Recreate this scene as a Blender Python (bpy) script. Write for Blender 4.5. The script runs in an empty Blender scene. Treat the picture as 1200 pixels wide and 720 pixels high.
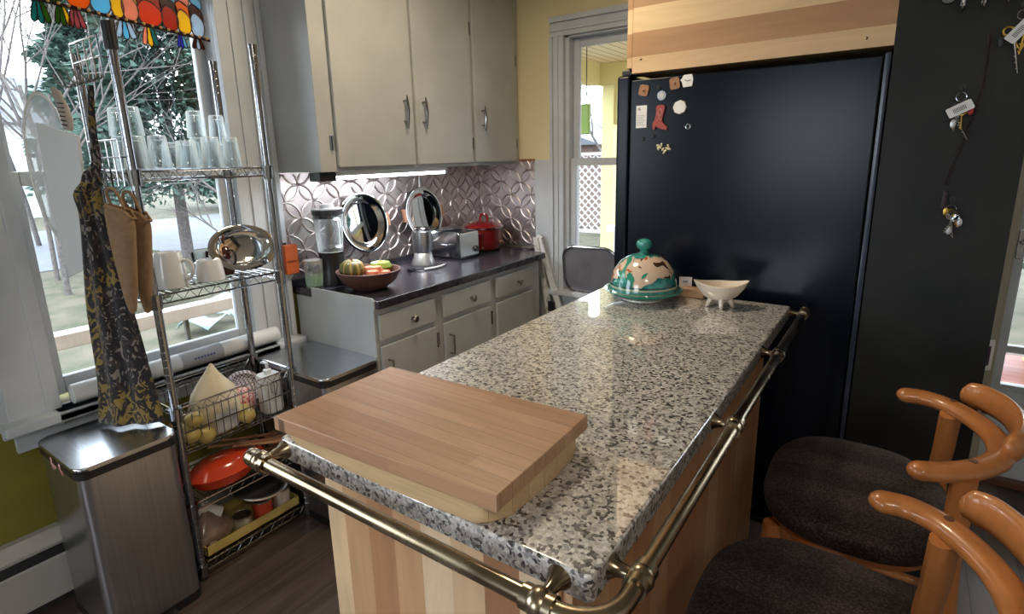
import bpy, bmesh, math, random
from mathutils import Vector, Matrix
random.seed(7)
PI = math.pi
S = bpy.context.scene
COL = S.collection

# ------------------------------------------------------------------ camera
F, YAW, PITCH, ROLL, H = 648.33, .6152, .2283, -.0246, 1.430
cy_, sy_ = math.cos(YAW), math.sin(YAW)
fwd = Vector((-sy_*math.cos(PITCH), cy_*math.cos(PITCH), -math.sin(PITCH)))
rt = Vector((cy_, sy_, 0)); up = rt.cross(fwd)
c_, s_ = math.cos(ROLL), math.sin(ROLL)
r2 = c_*rt + s_*up; u2 = -s_*rt + c_*up
cam_d = bpy.data.cameras.new('camera'); cam = bpy.data.objects.new('camera', cam_d); COL.objects.link(cam)
m = Matrix.Identity(4)
for i in range(3):
    m[i][0] = r2[i]; m[i][1] = u2[i]; m[i][2] = -fwd[i]
m[2][3] = H
cam.matrix_world = m
cam_d.sensor_width = 36; cam_d.lens = F/1200*36; cam_d.shift_x = 4.3/1200; cam_d.shift_y = -26/1200
cam_d.clip_start = .02; cam_d.clip_end = 300
S.camera = cam

# ------------------------------------------------------------------ world and light
S.view_settings.view_transform = 'Standard'; S.view_settings.look = 'None'
S.view_settings.exposure = 0.13; S.view_settings.gamma = 1.0; S.view_settings.use_curve_mapping = False
w = bpy.data.worlds.new('sky'); S.world = w; w.use_nodes = True
wn = w.node_tree; wn.nodes.clear()
wo = wn.nodes.new('ShaderNodeOutputWorld'); wb = wn.nodes.new('ShaderNodeBackground')
wt = wn.nodes.new('ShaderNodeTexCoord'); wz = wn.nodes.new('ShaderNodeTexNoise'); wr = wn.nodes.new('ShaderNodeValToRGB')
wz.inputs['Scale'].default_value = 2.2; wz.inputs['Detail'].default_value = 5
wr.color_ramp.elements[0].color = (.66, .78, .93, 1); wr.color_ramp.elements[1].color = (.93, .97, 1, 1)
wr.color_ramp.elements[0].position = .35; wr.color_ramp.elements[1].position = .65
wn.links.new(wt.outputs['Generated'], wz.inputs['Vector']); wn.links.new(wz.outputs['Fac'], wr.inputs['Fac'])
wn.links.new(wr.outputs['Color'], wb.inputs['Color']); wn.links.new(wb.outputs[0], wo.inputs[0])
wb.inputs['Strength'].default_value = 7.0

def lamp(name, loc, power, size, color, rot=(0, 0, 0), size_y=None, spread=None):
    d = bpy.data.lights.new(name, 'AREA'); d.energy = power; d.size = size; d.color = color
    if size_y: d.shape = 'RECTANGLE'; d.size_y = size_y
    if spread: d.spread = spread
    o = bpy.data.objects.new(name, d); COL.objects.link(o); o.location = loc; o.rotation_euler = rot
    return o
lamp('ceiling_lamp_light', (-1.2, 1.55, 2.385), 15, .3, (1, .82, .58))
lamp('added_fill_light', (.9, -.6, 2.385), 15, .4, (1, .90, .78))  # added lamp out of view, brightens the room from behind the camera

# ------------------------------------------------------------------ materials
def mat(name, color=(.8, .8, .8), rough=.5, metal=0, **k):
    m = bpy.data.materials.new(name); m.use_nodes = True
    b = m.node_tree.nodes['Principled BSDF']
    b.inputs['Base Color'].default_value = (*color, 1); b.inputs['Roughness'].default_value = rough; b.inputs['Metallic'].default_value = metal
    if 'spec' in k: b.inputs['Specular IOR Level'].default_value = k['spec']
    if 'coat' in k: b.inputs['Coat Weight'].default_value = k['coat']; b.inputs['Coat Roughness'].default_value = k.get('coatr', .08)
    if 'emit' in k: b.inputs['Emission Color'].default_value = (*k['emit'], 1); b.inputs['Emission Strength'].default_value = k['es']
    if 'trans' in k: b.inputs['Transmission Weight'].default_value = k['trans']
    if 'alpha' in k: b.inputs['Alpha'].default_value = k['alpha']
    if 'sheen' in k: b.inputs['Sheen Weight'].default_value = k['sheen']
    return m
class N:
    def __init__(s, m): s.m = m; s.t = m.node_tree; s.b = s.t.nodes.get('Principled BSDF'); s.tc = None
    def n(s, ty, **k):
        x = s.t.nodes.new('ShaderNode'+ty)
        for a, v in k.items():
            if a.startswith('i_'): x.inputs[a[2:].replace('_', ' ')].default_value = v
            else: setattr(x, a, v)
        return x
    def l(s, a, b): s.t.links.new(a, b)
    def co(s, scale=(1, 1, 1), rot=(0, 0, 0), loc=(0, 0, 0)):
        if not s.tc: s.tc = s.n('TexCoord')
        mp = s.n('Mapping'); mp.inputs['Scale'].default_value = scale; mp.inputs['Rotation'].default_value = rot; mp.inputs['Location'].default_value = loc
        s.l(s.tc.outputs['Object'], mp.inputs['Vector']); return mp.outputs[0]
    def ramp(s, fac, stops, interp='LINEAR'):
        r = s.n('ValToRGB'); cr = r.color_ramp; cr.interpolation = interp
        while len(cr.elements) > 1: cr.elements.remove(cr.elements[-1])
        cr.elements[0].position = stops[0][0]; cr.elements[0].color = (*stops[0][1], 1)
        for (p, c) in stops[1:]: e = cr.elements.new(p); e.color = (*c, 1)
        s.l(fac, r.inputs['Fac']); return r.outputs['Color']
    def mix(s, fac, a, b, blend='MIX'):
        x = s.n('Mix', data_type='RGBA', blend_type=blend)
        for v, i in ((fac, 0), (a, 6), (b, 7)):
            if hasattr(v, 'is_linked'): s.l(v, x.inputs[i])
            else: x.inputs[i].default_value = v if i == 0 else (*v, 1)
        return x.outputs[2]
    def math(s, op, a, b=None, c=None):
        x = s.n('Math', operation=op)
        for i, v in enumerate((a, b, c)):
            if v is None: continue
            if hasattr(v, 'is_linked'): s.l(v, x.inputs[i])
            else: x.inputs[i].default_value = v
        return x.outputs[0]
    def noise(s, vec, scale, detail=3, rough=.5, dist=0):
        x = s.n('TexNoise'); x.inputs['Scale'].default_value = scale; x.inputs['Detail'].default_value = detail; x.inputs['Roughness'].default_value = rough; x.inputs['Distortion'].default_value = dist
        s.l(vec, x.inputs['Vector']); return x.outputs['Fac']
    def color(s, c): s.l(c, s.b.inputs['Base Color'])
    def bump(s, h, strength=.2, dist=.002):
        x = s.n('Bump'); x.inputs['Strength'].default_value = strength; x.inputs['Distance'].default_value = dist
        s.l(h, x.inputs['Height']); s.l(x.outputs[0], s.b.inputs['Normal'])

def speckle(name, a, b, scale, rough=.6, metal=0, detail=4, scl=(1, 1, 1), bump=0, lo=.35, hi=.65, **k):
    m = mat(name, a, rough, metal, **k); g = N(m)
    f = g.noise(g.co(scl), scale, detail)
    g.color(g.ramp(f, [(lo, a), (hi, b)]))
    if bump: g.bump(f, bump)
    return m
def planks(name, cols, width, across, along, rough=.4, grain=(.84, 1.04), glen=1.6, gscale=18, seed=0, seam=.0015, coat=0, tint=None, board_len=None):
    """wood planks: across/along = axis index"""
    m = mat(name, cols[0], rough); g = N(m)
    if coat: g.b.inputs['Coat Weight'].default_value = coat
    sp = g.n('SeparateXYZ'); g.l(g.co(loc=(seed*.37, seed*.21, seed*.11)), sp.inputs[0])
    x = g.math('DIVIDE', sp.outputs[across], width); idx = g.math('FLOOR', x)
    wn_ = g.n('TexWhiteNoise', noise_dimensions='2D'); cb = g.n('CombineXYZ'); g.l(idx, cb.inputs[0])
    if board_len:
        sh = g.math('MULTIPLY', idx, .37); yy = g.math('ADD', g.math('DIVIDE', sp.outputs[along], board_len), sh); g.l(g.math('FLOOR', yy), cb.inputs[1])
    g.l(cb.outputs[0], wn_.inputs['Vector'])
    base = g.ramp(wn_.outputs['Value'], [(i/len(cols), c) for i, c in enumerate(cols)], 'CONSTANT')
    sc = [gscale]*3; sc[along] = glen
    add = g.n('VectorMath', operation='ADD'); g.l(g.co(tuple(sc)), add.inputs[0]); cb2 = g.n('CombineXYZ'); g.l(g.math('MULTIPLY', wn_.outputs['Value'], 50), cb2.inputs[along]); g.l(cb2.outputs[0], add.inputs[1])
    f = g.noise(add.outputs[0], 1.4, 6, .6, .9)
    gr = g.ramp(f, [(.3, (grain[0],)*3), (.62, (grain[1],)*3)])
    c = g.mix(1.0, base, gr, 'MULTIPLY')
    if seam:
        fr = g.math('FRACT', x); d = g.math('MINIMUM', fr, g.math('SUBTRACT', 1, fr))
        c = g.mix(g.math('GREATER_THAN', d, seam/width), tuple(v*.35 for v in cols[0]), c)
    g.color(c); g.bump(f, .08)
    return m
def glassy(name, tint=(1, 1, 1), refl=1.0, ior=1.45, rough=.0):
    m = bpy.data.materials.new(name); m.use_nodes = True; t = m.node_tree; t.nodes.clear()
    o = t.nodes.new('ShaderNodeOutputMaterial'); mx = t.nodes.new('ShaderNodeMixShader'); tr = t.nodes.new('ShaderNodeBsdfTransparent'); gl = t.nodes.new('ShaderNodeBsdfGlossy'); fr = t.nodes.new('ShaderNodeFresnel')
    fr.inputs[0].default_value = ior; tr.inputs[0].default_value = (*tint, 1); gl.inputs['Roughness'].default_value = rough; gl.inputs['Color'].default_value = (refl,)*3+(1,)
    t.links.new(fr.outputs[0], mx.inputs[0]); t.links.new(tr.outputs[0], mx.inputs[1]); t.links.new(gl.outputs[0], mx.inputs[2]); t.links.new(mx.outputs[0], o.inputs[0])
    return m

M = {}
M['white_trim'] = speckle('white_trim', (.50, .54, .58), (.57, .61, .65), 6, .35)
M['cab'] = speckle('cabinet_paint', (.38, .39, .385), (.43, .44, .43), 5, .38)
M['cab_side'] = M['cab']
M['yellow_wall'] = speckle('yellow_wall', (.70, .61, .36), (.74, .65, .40), 3, .6)
M['olive_wall'] = speckle('olive_wall', (.20, .175, .022), (.235, .205, .032), 3, .6)
M['beige_wall'] = speckle('beige_wall', (.60, .57, .50), (.64, .61, .54), 3, .6)
M['door_cream'] = speckle('door_cream', (.40, .36, .28), (.45, .41, .33), 4, .5)
M['ceiling'] = mat('ceiling_paint', (.75, .74, .70), .8)
M['chalk'] = speckle('chalkboard_paint', (.005, .006, .006), (.013, .014, .012), 7, .5, detail=6, spec=.35)
M['black'] = mat('black_plastic', (.012, .012, .014), .35)
M['black_matte'] = mat('black_matte', (.02, .02, .022), .7)
M['chrome'] = mat('chrome', (.50, .52, .55), .14, 1)
M['rack'] = mat('rack_chrome', (.36, .37, .40), .13, 1)
M['darkchrome'] = mat('dark_chrome', (.30, .30, .31), .2, 1)
M['steel'] = speckle('brushed_steel', (.42, .43, .46), (.50, .51, .54), 3, .3, 1, scl=(60, 60, 1))
M['steel_lid'] = speckle('lid_steel', (.50, .53, .58), (.58, .61, .66), 4, .25, 1, scl=(1, 60, 60))
M['mirror'] = mat('polished_silver', (.80, .82, .84), .05, 1)
M['knobm'] = mat('pewter', (.32, .30, .28), .3, 1)
M['glass'] = glassy('clear_glass', (.90, .94, .95), 1.0, 1.5)
M['pane'] = glassy('window_pane', (.97, .98, .98), .9, 1.35)
M['cup_glass'] = bpy.data.materials.new('cup_glass'); M['cup_glass'].use_nodes = True
_t = M['cup_glass'].node_tree; _o = _t.nodes['Material Output']; _t.nodes.remove(_t.nodes['Principled BSDF'])
_a = _t.nodes.new('ShaderNodeBsdfTransparent'); _a.inputs[0].default_value = (.93, .96, .97, 1); _g = _t.nodes.new('ShaderNodeBsdfGlossy'); _g.inputs['Roughness'].default_value = .03; _l = _t.nodes.new('ShaderNodeBsdfTranslucent'); _l.inputs[0].default_value = (.97, 1, 1, 1)
_f = _t.nodes.new('ShaderNodeLayerWeight'); _f.inputs[0].default_value = .6; _m1 = _t.nodes.new('ShaderNodeMixShader'); _m2 = _t.nodes.new('ShaderNodeMixShader'); _m2.inputs[0].default_value = .08
_t.links.new(_f.outputs['Facing'], _m1.inputs[0]); _t.links.new(_m2.outputs[0], _m1.inputs[1]); _m3 = _t.nodes.new('ShaderNodeMixShader'); _m3.inputs[0].default_value = .2
_t.links.new(_a.outputs[0], _m2.inputs[1]); _t.links.new(_g.outputs[0], _m2.inputs[2]); _t.links.new(_l.outputs[0], _m3.inputs[1]); _t.links.new(_a.outputs[0], _m3.inputs[2]); _t.links.new(_m3.outputs[0], _m1.inputs[2]); _t.links.new(_m1.outputs[0], _o.inputs[0])
M['white'] = mat('white_ceramic', (.72, .73, .74), .2, coat=.5)
M['cream'] = mat('cream_ceramic', (.75, .66, .55), .18, coat=.6)
M['plastic_w'] = mat('white_plastic', (.68, .70, .71), .4)
M['red'] = mat('red_enamel', (.17, .008, .008), .12, coat=.6)
M['orange_red'] = mat('orange_red_enamel', (.62, .055, .015), .18, coat=.6)
M['orange'] = mat('orange_plastic', (.60, .12, .03), .5)
M['terracotta'] = speckle('dark_terracotta', (.075, .028, .020), (.115, .045, .033), 14, .55)
M['counter'] = speckle('black_counter', (.018, .018, .024), (.045, .042, .055), 30, .22, detail=6)
M['silver_pl'] = mat('silver_plastic', (.50, .50, .50), .3, .7)
M['black_pan'] = speckle('black_iron', (.018, .018, .02), (.04, .04, .045), 12, .4)
M['paper'] = mat('white_paper', (.75, .76, .78), .7)
M['copper'] = mat('copper_handle', (.40, .20, .12), .3, .5)

def granite():
    m = mat('granite', (.5, .5, .5), .3, coat=1.0, coatr=.02); m.node_tree.nodes['Principled BSDF'].inputs['Coat IOR'].default_value = 2.1; g = N(m); v = g.co()
    nz = g.n('TexNoise'); nz.inputs['Scale'].default_value = 60; g.l(v, nz.inputs['Vector'])
    ad = g.n('MixRGB' if False else 'VectorMath', operation='MULTIPLY_ADD'); g.l(nz.outputs['Color'], ad.inputs[0]); ad.inputs[1].default_value = (.009, .009, .009); g.l(v, ad.inputs[2])
    vo = g.n('TexVoronoi'); vo.inputs['Scale'].default_value = 175; g.l(ad.outputs[0], vo.inputs['Vector'])
    sp = g.n('SeparateColor'); g.l(vo.outputs['Color'], sp.inputs[0])
    c1 = g.ramp(sp.outputs[0], [(0, (.60, .58, .55)), (.22, (.76, .74, .71)), (.42, (.52, .48, .43)), (.56, (.34, .33, .33)), (.70, (.13, .13, .13)), (.82, (.022, .022, .025)), (.92, (.78, .75, .71))], 'CONSTANT')
    big = g.noise(v, 9, 3)
    c2 = g.mix(g.ramp(big, [(.4, (0, 0, 0)), (.7, (.18, .18, .18))]), c1, (.40, .37, .33))
    fine = g.noise(v, 240, 2)
    c3 = g.mix(1, c2, g.ramp(fine, [(.3, (.72, .72, .72)), (.7, (1.12, 1.12, 1.12))]), 'MULTIPLY')
    g.color(c3)
    return m
M['granite'] = granite()
M['hick_v'] = planks('hickory_vertical', [(.66, .44, .26), (.36, .17, .08), (.74, .54, .35), (.42, .21, .10), (.72, .50, .30), (.56, .33, .17)], .068, 0, 2, .35, coat=.2, seed=3, seam=0)
M['hick_vy'] = planks('hickory_side', [(.56, .31, .15), (.46, .22, .10), (.60, .36, .19), (.50, .26, .12)], .10, 1, 2, .35, coat=.2, seed=5, seam=0)
M['hick_h'] = planks('maple_horizontal', [(.70, .52, .31), (.42, .24, .12), (.72, .55, .34), (.62, .43, .25)], .085, 2, 0, .38, coat=.15, seed=4, gscale=14, seam=0)
M['board'] = planks('bamboo_board', [(.42, .235, .13), (.39, .21, .11), (.45, .26, .145)], .031, 1, 0, .42, seed=1, seam=.0004, gscale=60, glen=5, board_len=.45)
M['board2'] = planks('pale_board', [(.60, .41, .22), (.55, .36, .19)], .04, 1, 0, .45, seed=2, seam=.0003, gscale=50, glen=4)
M['stoolwood'] = planks('beech_orange', [(.47, .175, .050), (.45, .165, .045)], .4, 0, 2, .3, seam=0, gscale=30, glen=2, coat=.4)
M['floor'] = planks('floor_planks', [(.060, .042, .036), (.085, .062, .054), (.11, .085, .075), (.07, .05, .043)], .15, 0, 1, .38, seed=6, grain=(.6, 1.25), glen=1.2, gscale=14, board_len=1.2)
M['wood_dark'] = planks('dark_wood', [(.16, .06, .03), (.13, .05, .025)], .3, 0, 2, .4, seam=0)
M['spoonwood'] = planks('spoon_wood', [(.42, .22, .12), (.38, .19, .10)], .3, 0, 1, .5, seam=0)

def brass():
    m = mat('aged_brass', (.42, .32, .20), .2, 1); g = N(m)
    f = g.noise(g.co((1, 1, 1)), 9, 4)
    g.color(g.ramp(f, [(.35, (.20, .155, .11)), (.65, (.40, .325, .22))])); g.b.inputs['Metallic'].default_value = 1
    g.l(g.ramp(f, [(.3, (.16,)*3), (.7, (.30,)*3)]), g.b.inputs['Roughness'])
    return m
M['brass'] = brass()
def fridge_m():
    m = mat('fridge_black', (.003, .005, .010), .22, spec=.22); g = N(m)
    f = g.noise(g.co(), 400, 2); g.bump(f, .06, .0004)
    return m
M['fridge'] = fridge_m()
def tin():
    m = mat('pressed_tin', (.36, .32, .32), .36, 1); g = N(m)
    f = g.noise(g.co(), 16, 3); g.color(g.ramp(f, [(.3, (.60, .54, .54)), (.7, (.70, .63, .62))]))
    return m
M['tin'] = tin()
def seat_m():
    m = mat('striped_seat_fabric', (.03, .022, .02), .9, sheen=.04, spec=.2); g = N(m)
    sp = g.n('SeparateXYZ'); g.l(g.co(), sp.inputs[0])
    st = g.math('SINE', g.math('MULTIPLY', sp.outputs[1], 44))
    c = g.ramp(g.math('MULTIPLY_ADD', st, .5, .5), [(.35, (.036, .025, .022)), (.65, (.058, .041, .036))])
    ck = g.n('TexVoronoi'); ck.inputs['Scale'].default_value = 190; g.l(g.co(), ck.inputs['Vector'])
    c = g.mix(1, c, g.ramp(ck.outputs['Distance'], [(.1, (1.5,)*3), (.6, (.45,)*3)]), 'MULTIPLY')
    g.color(c); g.bump(ck.outputs['Distance'], .5, .001)
    return m
M['seat'] = seat_m()
def apron_m():
    m = mat('apron_fabric', (.02, .02, .025), .8, sheen=.2); g = N(m)
    v = g.co((1, 1, .7))
    a = g.noise(v, 34, 1, .4, 2.6); b = g.noise(g.co((1, 1, .7), loc=(3, 1, 7)), 20, 1, .4, 2.2)
    reg = g.noise(g.co(loc=(1.3, .2, .55)), 7, 1)
    base = g.mix(g.ramp(b, [(.56, (0,)*3), (.60, (1,)*3)]), (.016, .015, .020), (.055, .038, .042))
    ye = g.math('MULTIPLY', g.math('GREATER_THAN', a, .545), g.math('GREATER_THAN', reg, .51))
    gy = g.math('MULTIPLY', g.math('GREATER_THAN', a, .60), g.math('LESS_THAN', reg, .51))
    c = g.mix(ye, base, (.27, .19, .045)); c = g.mix(gy, c, (.24, .21, .18)); g.color(c)
    return m
M['apron'] = apron_m()
M['mitt'] = speckle('tan_cotton', (.24, .145, .075), (.29, .18, .10), 60, .9, sheen=.05, bump=.2)
def dome_m():
    m = mat('painted_ceramic', (.6, .5, .4), .12, coat=.8); g = N(m)
    sp = g.n('SeparateXYZ'); g.l(g.co(), sp.inputs[0]); z = sp.outputs[2]
    nz = g.noise(g.co(), 13, 2, .5, .6); nf = g.noise(g.co(loc=(2, 4, 1)), 24, 1, .4, 1.0)
    teal = g.ramp(g.noise(g.co(), 40, 2), [(.35, (.010, .14, .13)), (.65, (.05, .30, .27))])
    paint = g.mix(g.math('GREATER_THAN', nf, .66), (.62, .47, .36), (.05, .03, .025))
    paint = g.mix(g.math('GREATER_THAN', g.noise(g.co(loc=(7, 2, 3)), 20, 1, .4, .8), .64), paint, (.42, .13, .04))
    lim = g.math('ADD', z, g.math('MULTIPLY', g.math('SUBTRACT', nz, .5), .16))
    lo = g.math('LESS_THAN', lim, .082); hi = g.math('GREATER_THAN', lim, .165)
    paint = g.mix(g.math('GREATER_THAN', g.noise(g.co(loc=(5, 9, 3)), 11, 2, .5, .8), .59), paint, (.035, .25, .17))
    c = g.mix(lo, paint, teal); c = g.mix(hi, c, teal)
    c = g.mix(g.math('LESS_THAN', g.math('ABSOLUTE', g.math('SUBTRACT', z, .064)), .0018), c, (.01, .03, .02))
    c = g.mix(g.math('LESS_THAN', g.math('ABSOLUTE', g.math('SUBTRACT', z, .056)), .0028), c, (.42, .42, .30))
    c = g.mix(g.math('LESS_THAN', g.math('ABSOLUTE', g.math('SUBTRACT', z, .040)), .0018), c, (.36, .33, .22))
    g.color(c); return m
M['dome'] = dome_m()
M['teal'] = mat('teal_glaze', (.02, .25, .21), .12, coat=.8)
def plate_m():
    m = mat('plate_ceramic', (.7, .68, .6), .12, coat=.8); g = N(m)
    sp = g.n('SeparateXYZ'); g.l(g.co(), sp.inputs[0])
    g.color(g.mix(g.math('GREATER_THAN', sp.outputs[2], .019), (.66, .62, .52), (.03, .26, .21))); return m
M['plate'] = plate_m()

# ------------------------------------------------------------------ mesh builder
class MB:
    def __init__(s): s.bm = bmesh.new(); s.wn = False
    def _x(s, vs, mtx):
        for v in vs: v.co = mtx @ v.co
    def box(s, lo, hi, bevel=0, rot=None, seg=2):
        c = [(a+b)/2 for a, b in zip(lo, hi)]; d = [abs(b-a) for a, b in zip(lo, hi)]
        r = bmesh.ops.create_cube(s.bm, size=1); vs = r['verts']
        for v in vs: v.co = Vector([v.co[i]*d[i] for i in range(3)])
        if bevel:
            s.wn = True; es = list({e for v in vs for e in v.link_edges}); rr = bmesh.ops.bevel(s.bm, geom=es, offset=bevel, segments=seg, affect='EDGES', profile=.5)
            vs = list({v for f in rr['faces'] for v in f.verts} | {v for v in vs if v.is_valid})
        mt = Matrix.Translation(c) @ (rot.to_matrix().to_4x4() if rot is not None else Matrix.Identity(4))
        s._x(vs, mt); return s
    def cyl(s, p0, p1, r0, r1=None, n=20, caps=True):
        r1 = r0 if r1 is None else r1
        p0, p1 = Vector(p0), Vector(p1); d = p1-p0
        q = d.to_track_quat('Z', 'Y').to_matrix().to_4x4()
        r = bmesh.ops.create_cone(s.bm, cap_ends=caps, segments=n, radius1=r0, radius2=r1, depth=d.length)
        s._x(r['verts'], Matrix.Translation((p0+p1)/2) @ q); return s
    def sph(s, c, r, n=20, sc=(1, 1, 1), rot=None):
        rr = bmesh.ops.create_uvsphere(s.bm, u_segments=n, v_segments=max(6, n//2+2), radius=r)
        mt = Matrix.Translation(c) @ (rot.to_matrix().to_4x4() if rot is not None else Matrix.Identity(4)) @ Matrix.Diagonal((*sc, 1))
        s._x(rr['verts'], mt); return s
    def tube(s, pts, r, n=8, closed=False, caps=True, flat=None, upv=None):
        """sweep a circle (or ellipse: flat=(a,b)) along pts; r may be a list"""
        pts = [Vector(p) for p in pts]; L = len(pts); rings = []
        upv = Vector(upv) if upv else None; prev = None
        for i, p in enumerate(pts):
            a = pts[(i-1) % L] if (closed or i > 0) else p; b = pts[(i+1) % L] if (closed or i < L-1) else p
            t = (b-a).normalized()
            if upv: x = upv.cross(t).normalized()
            elif prev is None: x = t.orthogonal().normalized()
            else: x = (prev - t*prev.dot(t)).normalized()
            prev = x; y = t.cross(x)
            rr = r[i] if isinstance(r, (list, tuple)) else r
            fa, fb = flat if flat else (1, 1)
            rings.append([s.bm.verts.new(p + x*math.cos(k*2*PI/n)*rr*fa + y*math.sin(k*2*PI/n)*rr*fb) for k in range(n)])
        for i in range(L if closed else L-1):
            A, B = rings[i], rings[(i+1) % L]
            for k in range(n): s.bm.faces.new((A[k], A[(k+1) % n], B[(k+1) % n], B[k]))
        if caps and not closed:
            s.bm.faces.new(rings[0][::-1]); s.bm.faces.new(rings[-1])
        return s
    def lathe(s, prof, c=(0, 0, 0), n=32, rot=None, sc=(1, 1, 1), wob=None):
        mt = Matrix.Translation(c) @ (rot.to_matrix().to_4x4() if rot is not None else Matrix.Identity(4)) @ Matrix.Diagonal((*sc, 1))
        rings = []
        for (r, z) in prof:
            if r < 1e-6: rings.append([s.bm.verts.new(mt @ Vector((0, 0, z)))])
            else: rings.append([s.bm.verts.new(mt @ Vector((r*math.cos(k*2*PI/n)*(wob(k/n) if wob else 1), r*math.sin(k*2*PI/n)*(wob(k/n) if wob else 1), z))) for k in range(n)])
        for A, B in zip(rings, rings[1:]):
            for k in range(n):
                k2 = (k+1) % n
                if len(A) == 1 and len(B) == 1: continue
                if len(A) == 1: s.bm.faces.new((A[0], B[k2], B[k]))
                elif len(B) == 1: s.bm.faces.new((A[k], A[k2], B[0]))
                else: s.bm.faces.new((A[k], A[k2], B[k2], B[k]))
        return s
    def prism(s, poly, h0, h1, axis=2, mt=None, bevel=0):
        """poly = 2D points in the plane normal to axis, extruded from h0 to h1"""
        def P(p, h):
            v = {2: (p[0], p[1], h), 1: (p[0], h, p[1]), 0: (h, p[0], p[1])}[axis]; v = Vector(v)
            return mt @ v if mt else v
        a = [s.bm.verts.new(P(p, h0)) for p in poly]; b = [s.bm.verts.new(P(p, h1)) for p in poly]
        fs = [s.bm.faces.new(a[::-1]), s.bm.faces.new(b)]
        for i in range(len(poly)):
            j = (i+1) % len(poly); fs.append(s.bm.faces.new((a[i], a[j], b[j], b[i])))
        if bevel:
            s.wn = True; es = [e for f in fs[:2] for e in f.edges]
            bmesh.ops.bevel(s.bm, geom=es, offset=bevel, segments=3, affect='EDGES', profile=.5)
        return s
    def grid(s, rows, closed=False):
        R = [[s.bm.verts.new(p) for p in row] for row in rows]
        for A, B in zip(R, R[1:]):
            n = len(A)
            for k in range(n if closed else n-1): s.bm.faces.new((A[k], A[(k+1) % n], B[(k+1) % n], B[k]))
        return s
    def build(s, name, m, parent=None, smooth=40, off=None, label=None, kind=None):
        bmesh.ops.recalc_face_normals(s.bm, faces=s.bm.faces)
        me = bpy.data.meshes.new(name); s.bm.to_mesh(me); s.bm.free()
        o = bpy.data.objects.new(name, me); COL.objects.link(o)
        me.materials.append(M[m] if isinstance(m, str) else m)
        off = off if off is not None else ((0, 0, 0))
        if parent is not None:
            base = Vector((0, 0, 0)); q = parent
            if parent.get('_w'): off = Vector(parent['_w'])
            o.parent = parent
            if parent.get('_w') and parent.type == 'MESH': pass
        if any(off):
            mt = Matrix.Translation(-Vector(off)); me.transform(mt)
            if parent is not None and parent.type == 'MESH': pass
        if parent is not None and parent.get('_w'): o['_w'] = parent['_w']
        for p in me.polygons: p.use_smooth = True
        if smooth:
            try: me.set_sharp_from_angle(angle=math.radians(smooth))
            except Exception: pass
        if s.wn:
            wm = o.modifiers.new('normals', 'WEIGHTED_NORMAL'); wm.keep_sharp = True; wm.weight = 100
        if label: o['label'] = label
        if kind: o['kind'] = kind
        return o
def thing(name, label, cat, loc=(0, 0, 0), rz=0, group=None, world=False):
    """Empty at the thing's base; world=True: its parts are written in world coordinates"""
    o = bpy.data.objects.new(name, None); COL.objects.link(o); o.location = loc; o.rotation_euler = (0, 0, rz)
    o.empty_display_size = .05
    o['label'] = label; o['category'] = cat
    if group: o['group'] = group
    if world: o['_w'] = list(loc)
    return o
def one(o, label, cat, group=None):
    o['label'] = label; o['category'] = cat
    if group: o['group'] = group
    return o
def single(name, mb, m, label, cat, loc=(0, 0, 0), group=None, rz=0, smooth=40):
    o = mb.build(name, m, smooth=smooth); o.location = loc; o.rotation_euler = (0, 0, rz); return one(o, label, cat, group)
def struct(name, mb, m, smooth=40):
    o = mb.build(name, m, smooth=smooth); o['kind'] = 'structure'; return o
def copy_tree(o, loc=None, rz=None, label=None, parent=None):
    c = o.copy(); COL.objects.link(c); c.parent = parent
    if loc is not None: c.location = loc
    if rz is not None: c.rotation_euler = (0, 0, rz)
    if label: c['label'] = label
    for ch in list(o.children): copy_tree(ch, parent=c)
    return c
def rrect(x0, y0, x1, y1, r, n=6):
    pts = []
    for cx, cy, a in ((x1-r, y1-r, 0), (x0+r, y1-r, 90), (x0+r, y0+r, 180), (x1-r, y0+r, 270)):
        for k in range(n+1):
            t = math.radians(a+90*k/n); pts.append((cx+r*math.cos(t), cy+r*math.sin(t)))
    return pts
def smoothpts(P, sub=6, closed=False):
    P = [Vector(p) for p in P]; n = len(P); out = []
    rng = range(n if closed else n-1)
    for i in rng:
        p0 = P[(i-1) % n] if (closed or i > 0) else P[i]; p1 = P[i]; p2 = P[(i+1) % n]; p3 = P[(i+2) % n] if (closed or i+2 < n) else p2
        for k in range(sub):
            t = k/sub; out.append(.5*((2*p1)+(-p0+p2)*t+(2*p0-5*p1+4*p2-p3)*t*t+(-p0+3*p1-3*p2+p3)*t**3))
    if not closed: out.append(P[-1])
    return out
from mathutils import Euler
E_ = lambda x=0, y=0, z=0: Euler((math.radians(x), math.radians(y), math.radians(z)))

# ================================================================== STRUCTURE
WX, WY = -2.22, 2.84          # inner faces of the window wall and of the far wall
struct('floor', MB().box((-2.4, -2.6, -.06), (2.2, 3.0, 0)), 'floor')
struct('ceiling', MB().box((-2.4, -2.6, 2.46), (2.2, 3.05, 2.56)), 'ceiling')
# window wall (left) with the opening y .55..1.22, z .68..2.10
wl = MB(); T0, T1 = WX-.14, WX
wl.box((T0, -2.6, 0), (T1, -1.9, 2.46)); wl.box((T0, -1.9, 0), (T1, -.25, .75)); wl.box((T0, -1.9, 2.12), (T1, -.25, 2.46)); wl.box((T0, -.25, 0), (T1, .50, 2.46)); wl.box((T0, .50, 0), (T1, 1.25, .66)); wl.box((T0, .50, 2.12), (T1, 1.25, 2.46)); wl.box((T0, 1.25, 0), (T1, 2.98, 2.46))
struct('wall_left', wl, 'olive_wall')
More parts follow.
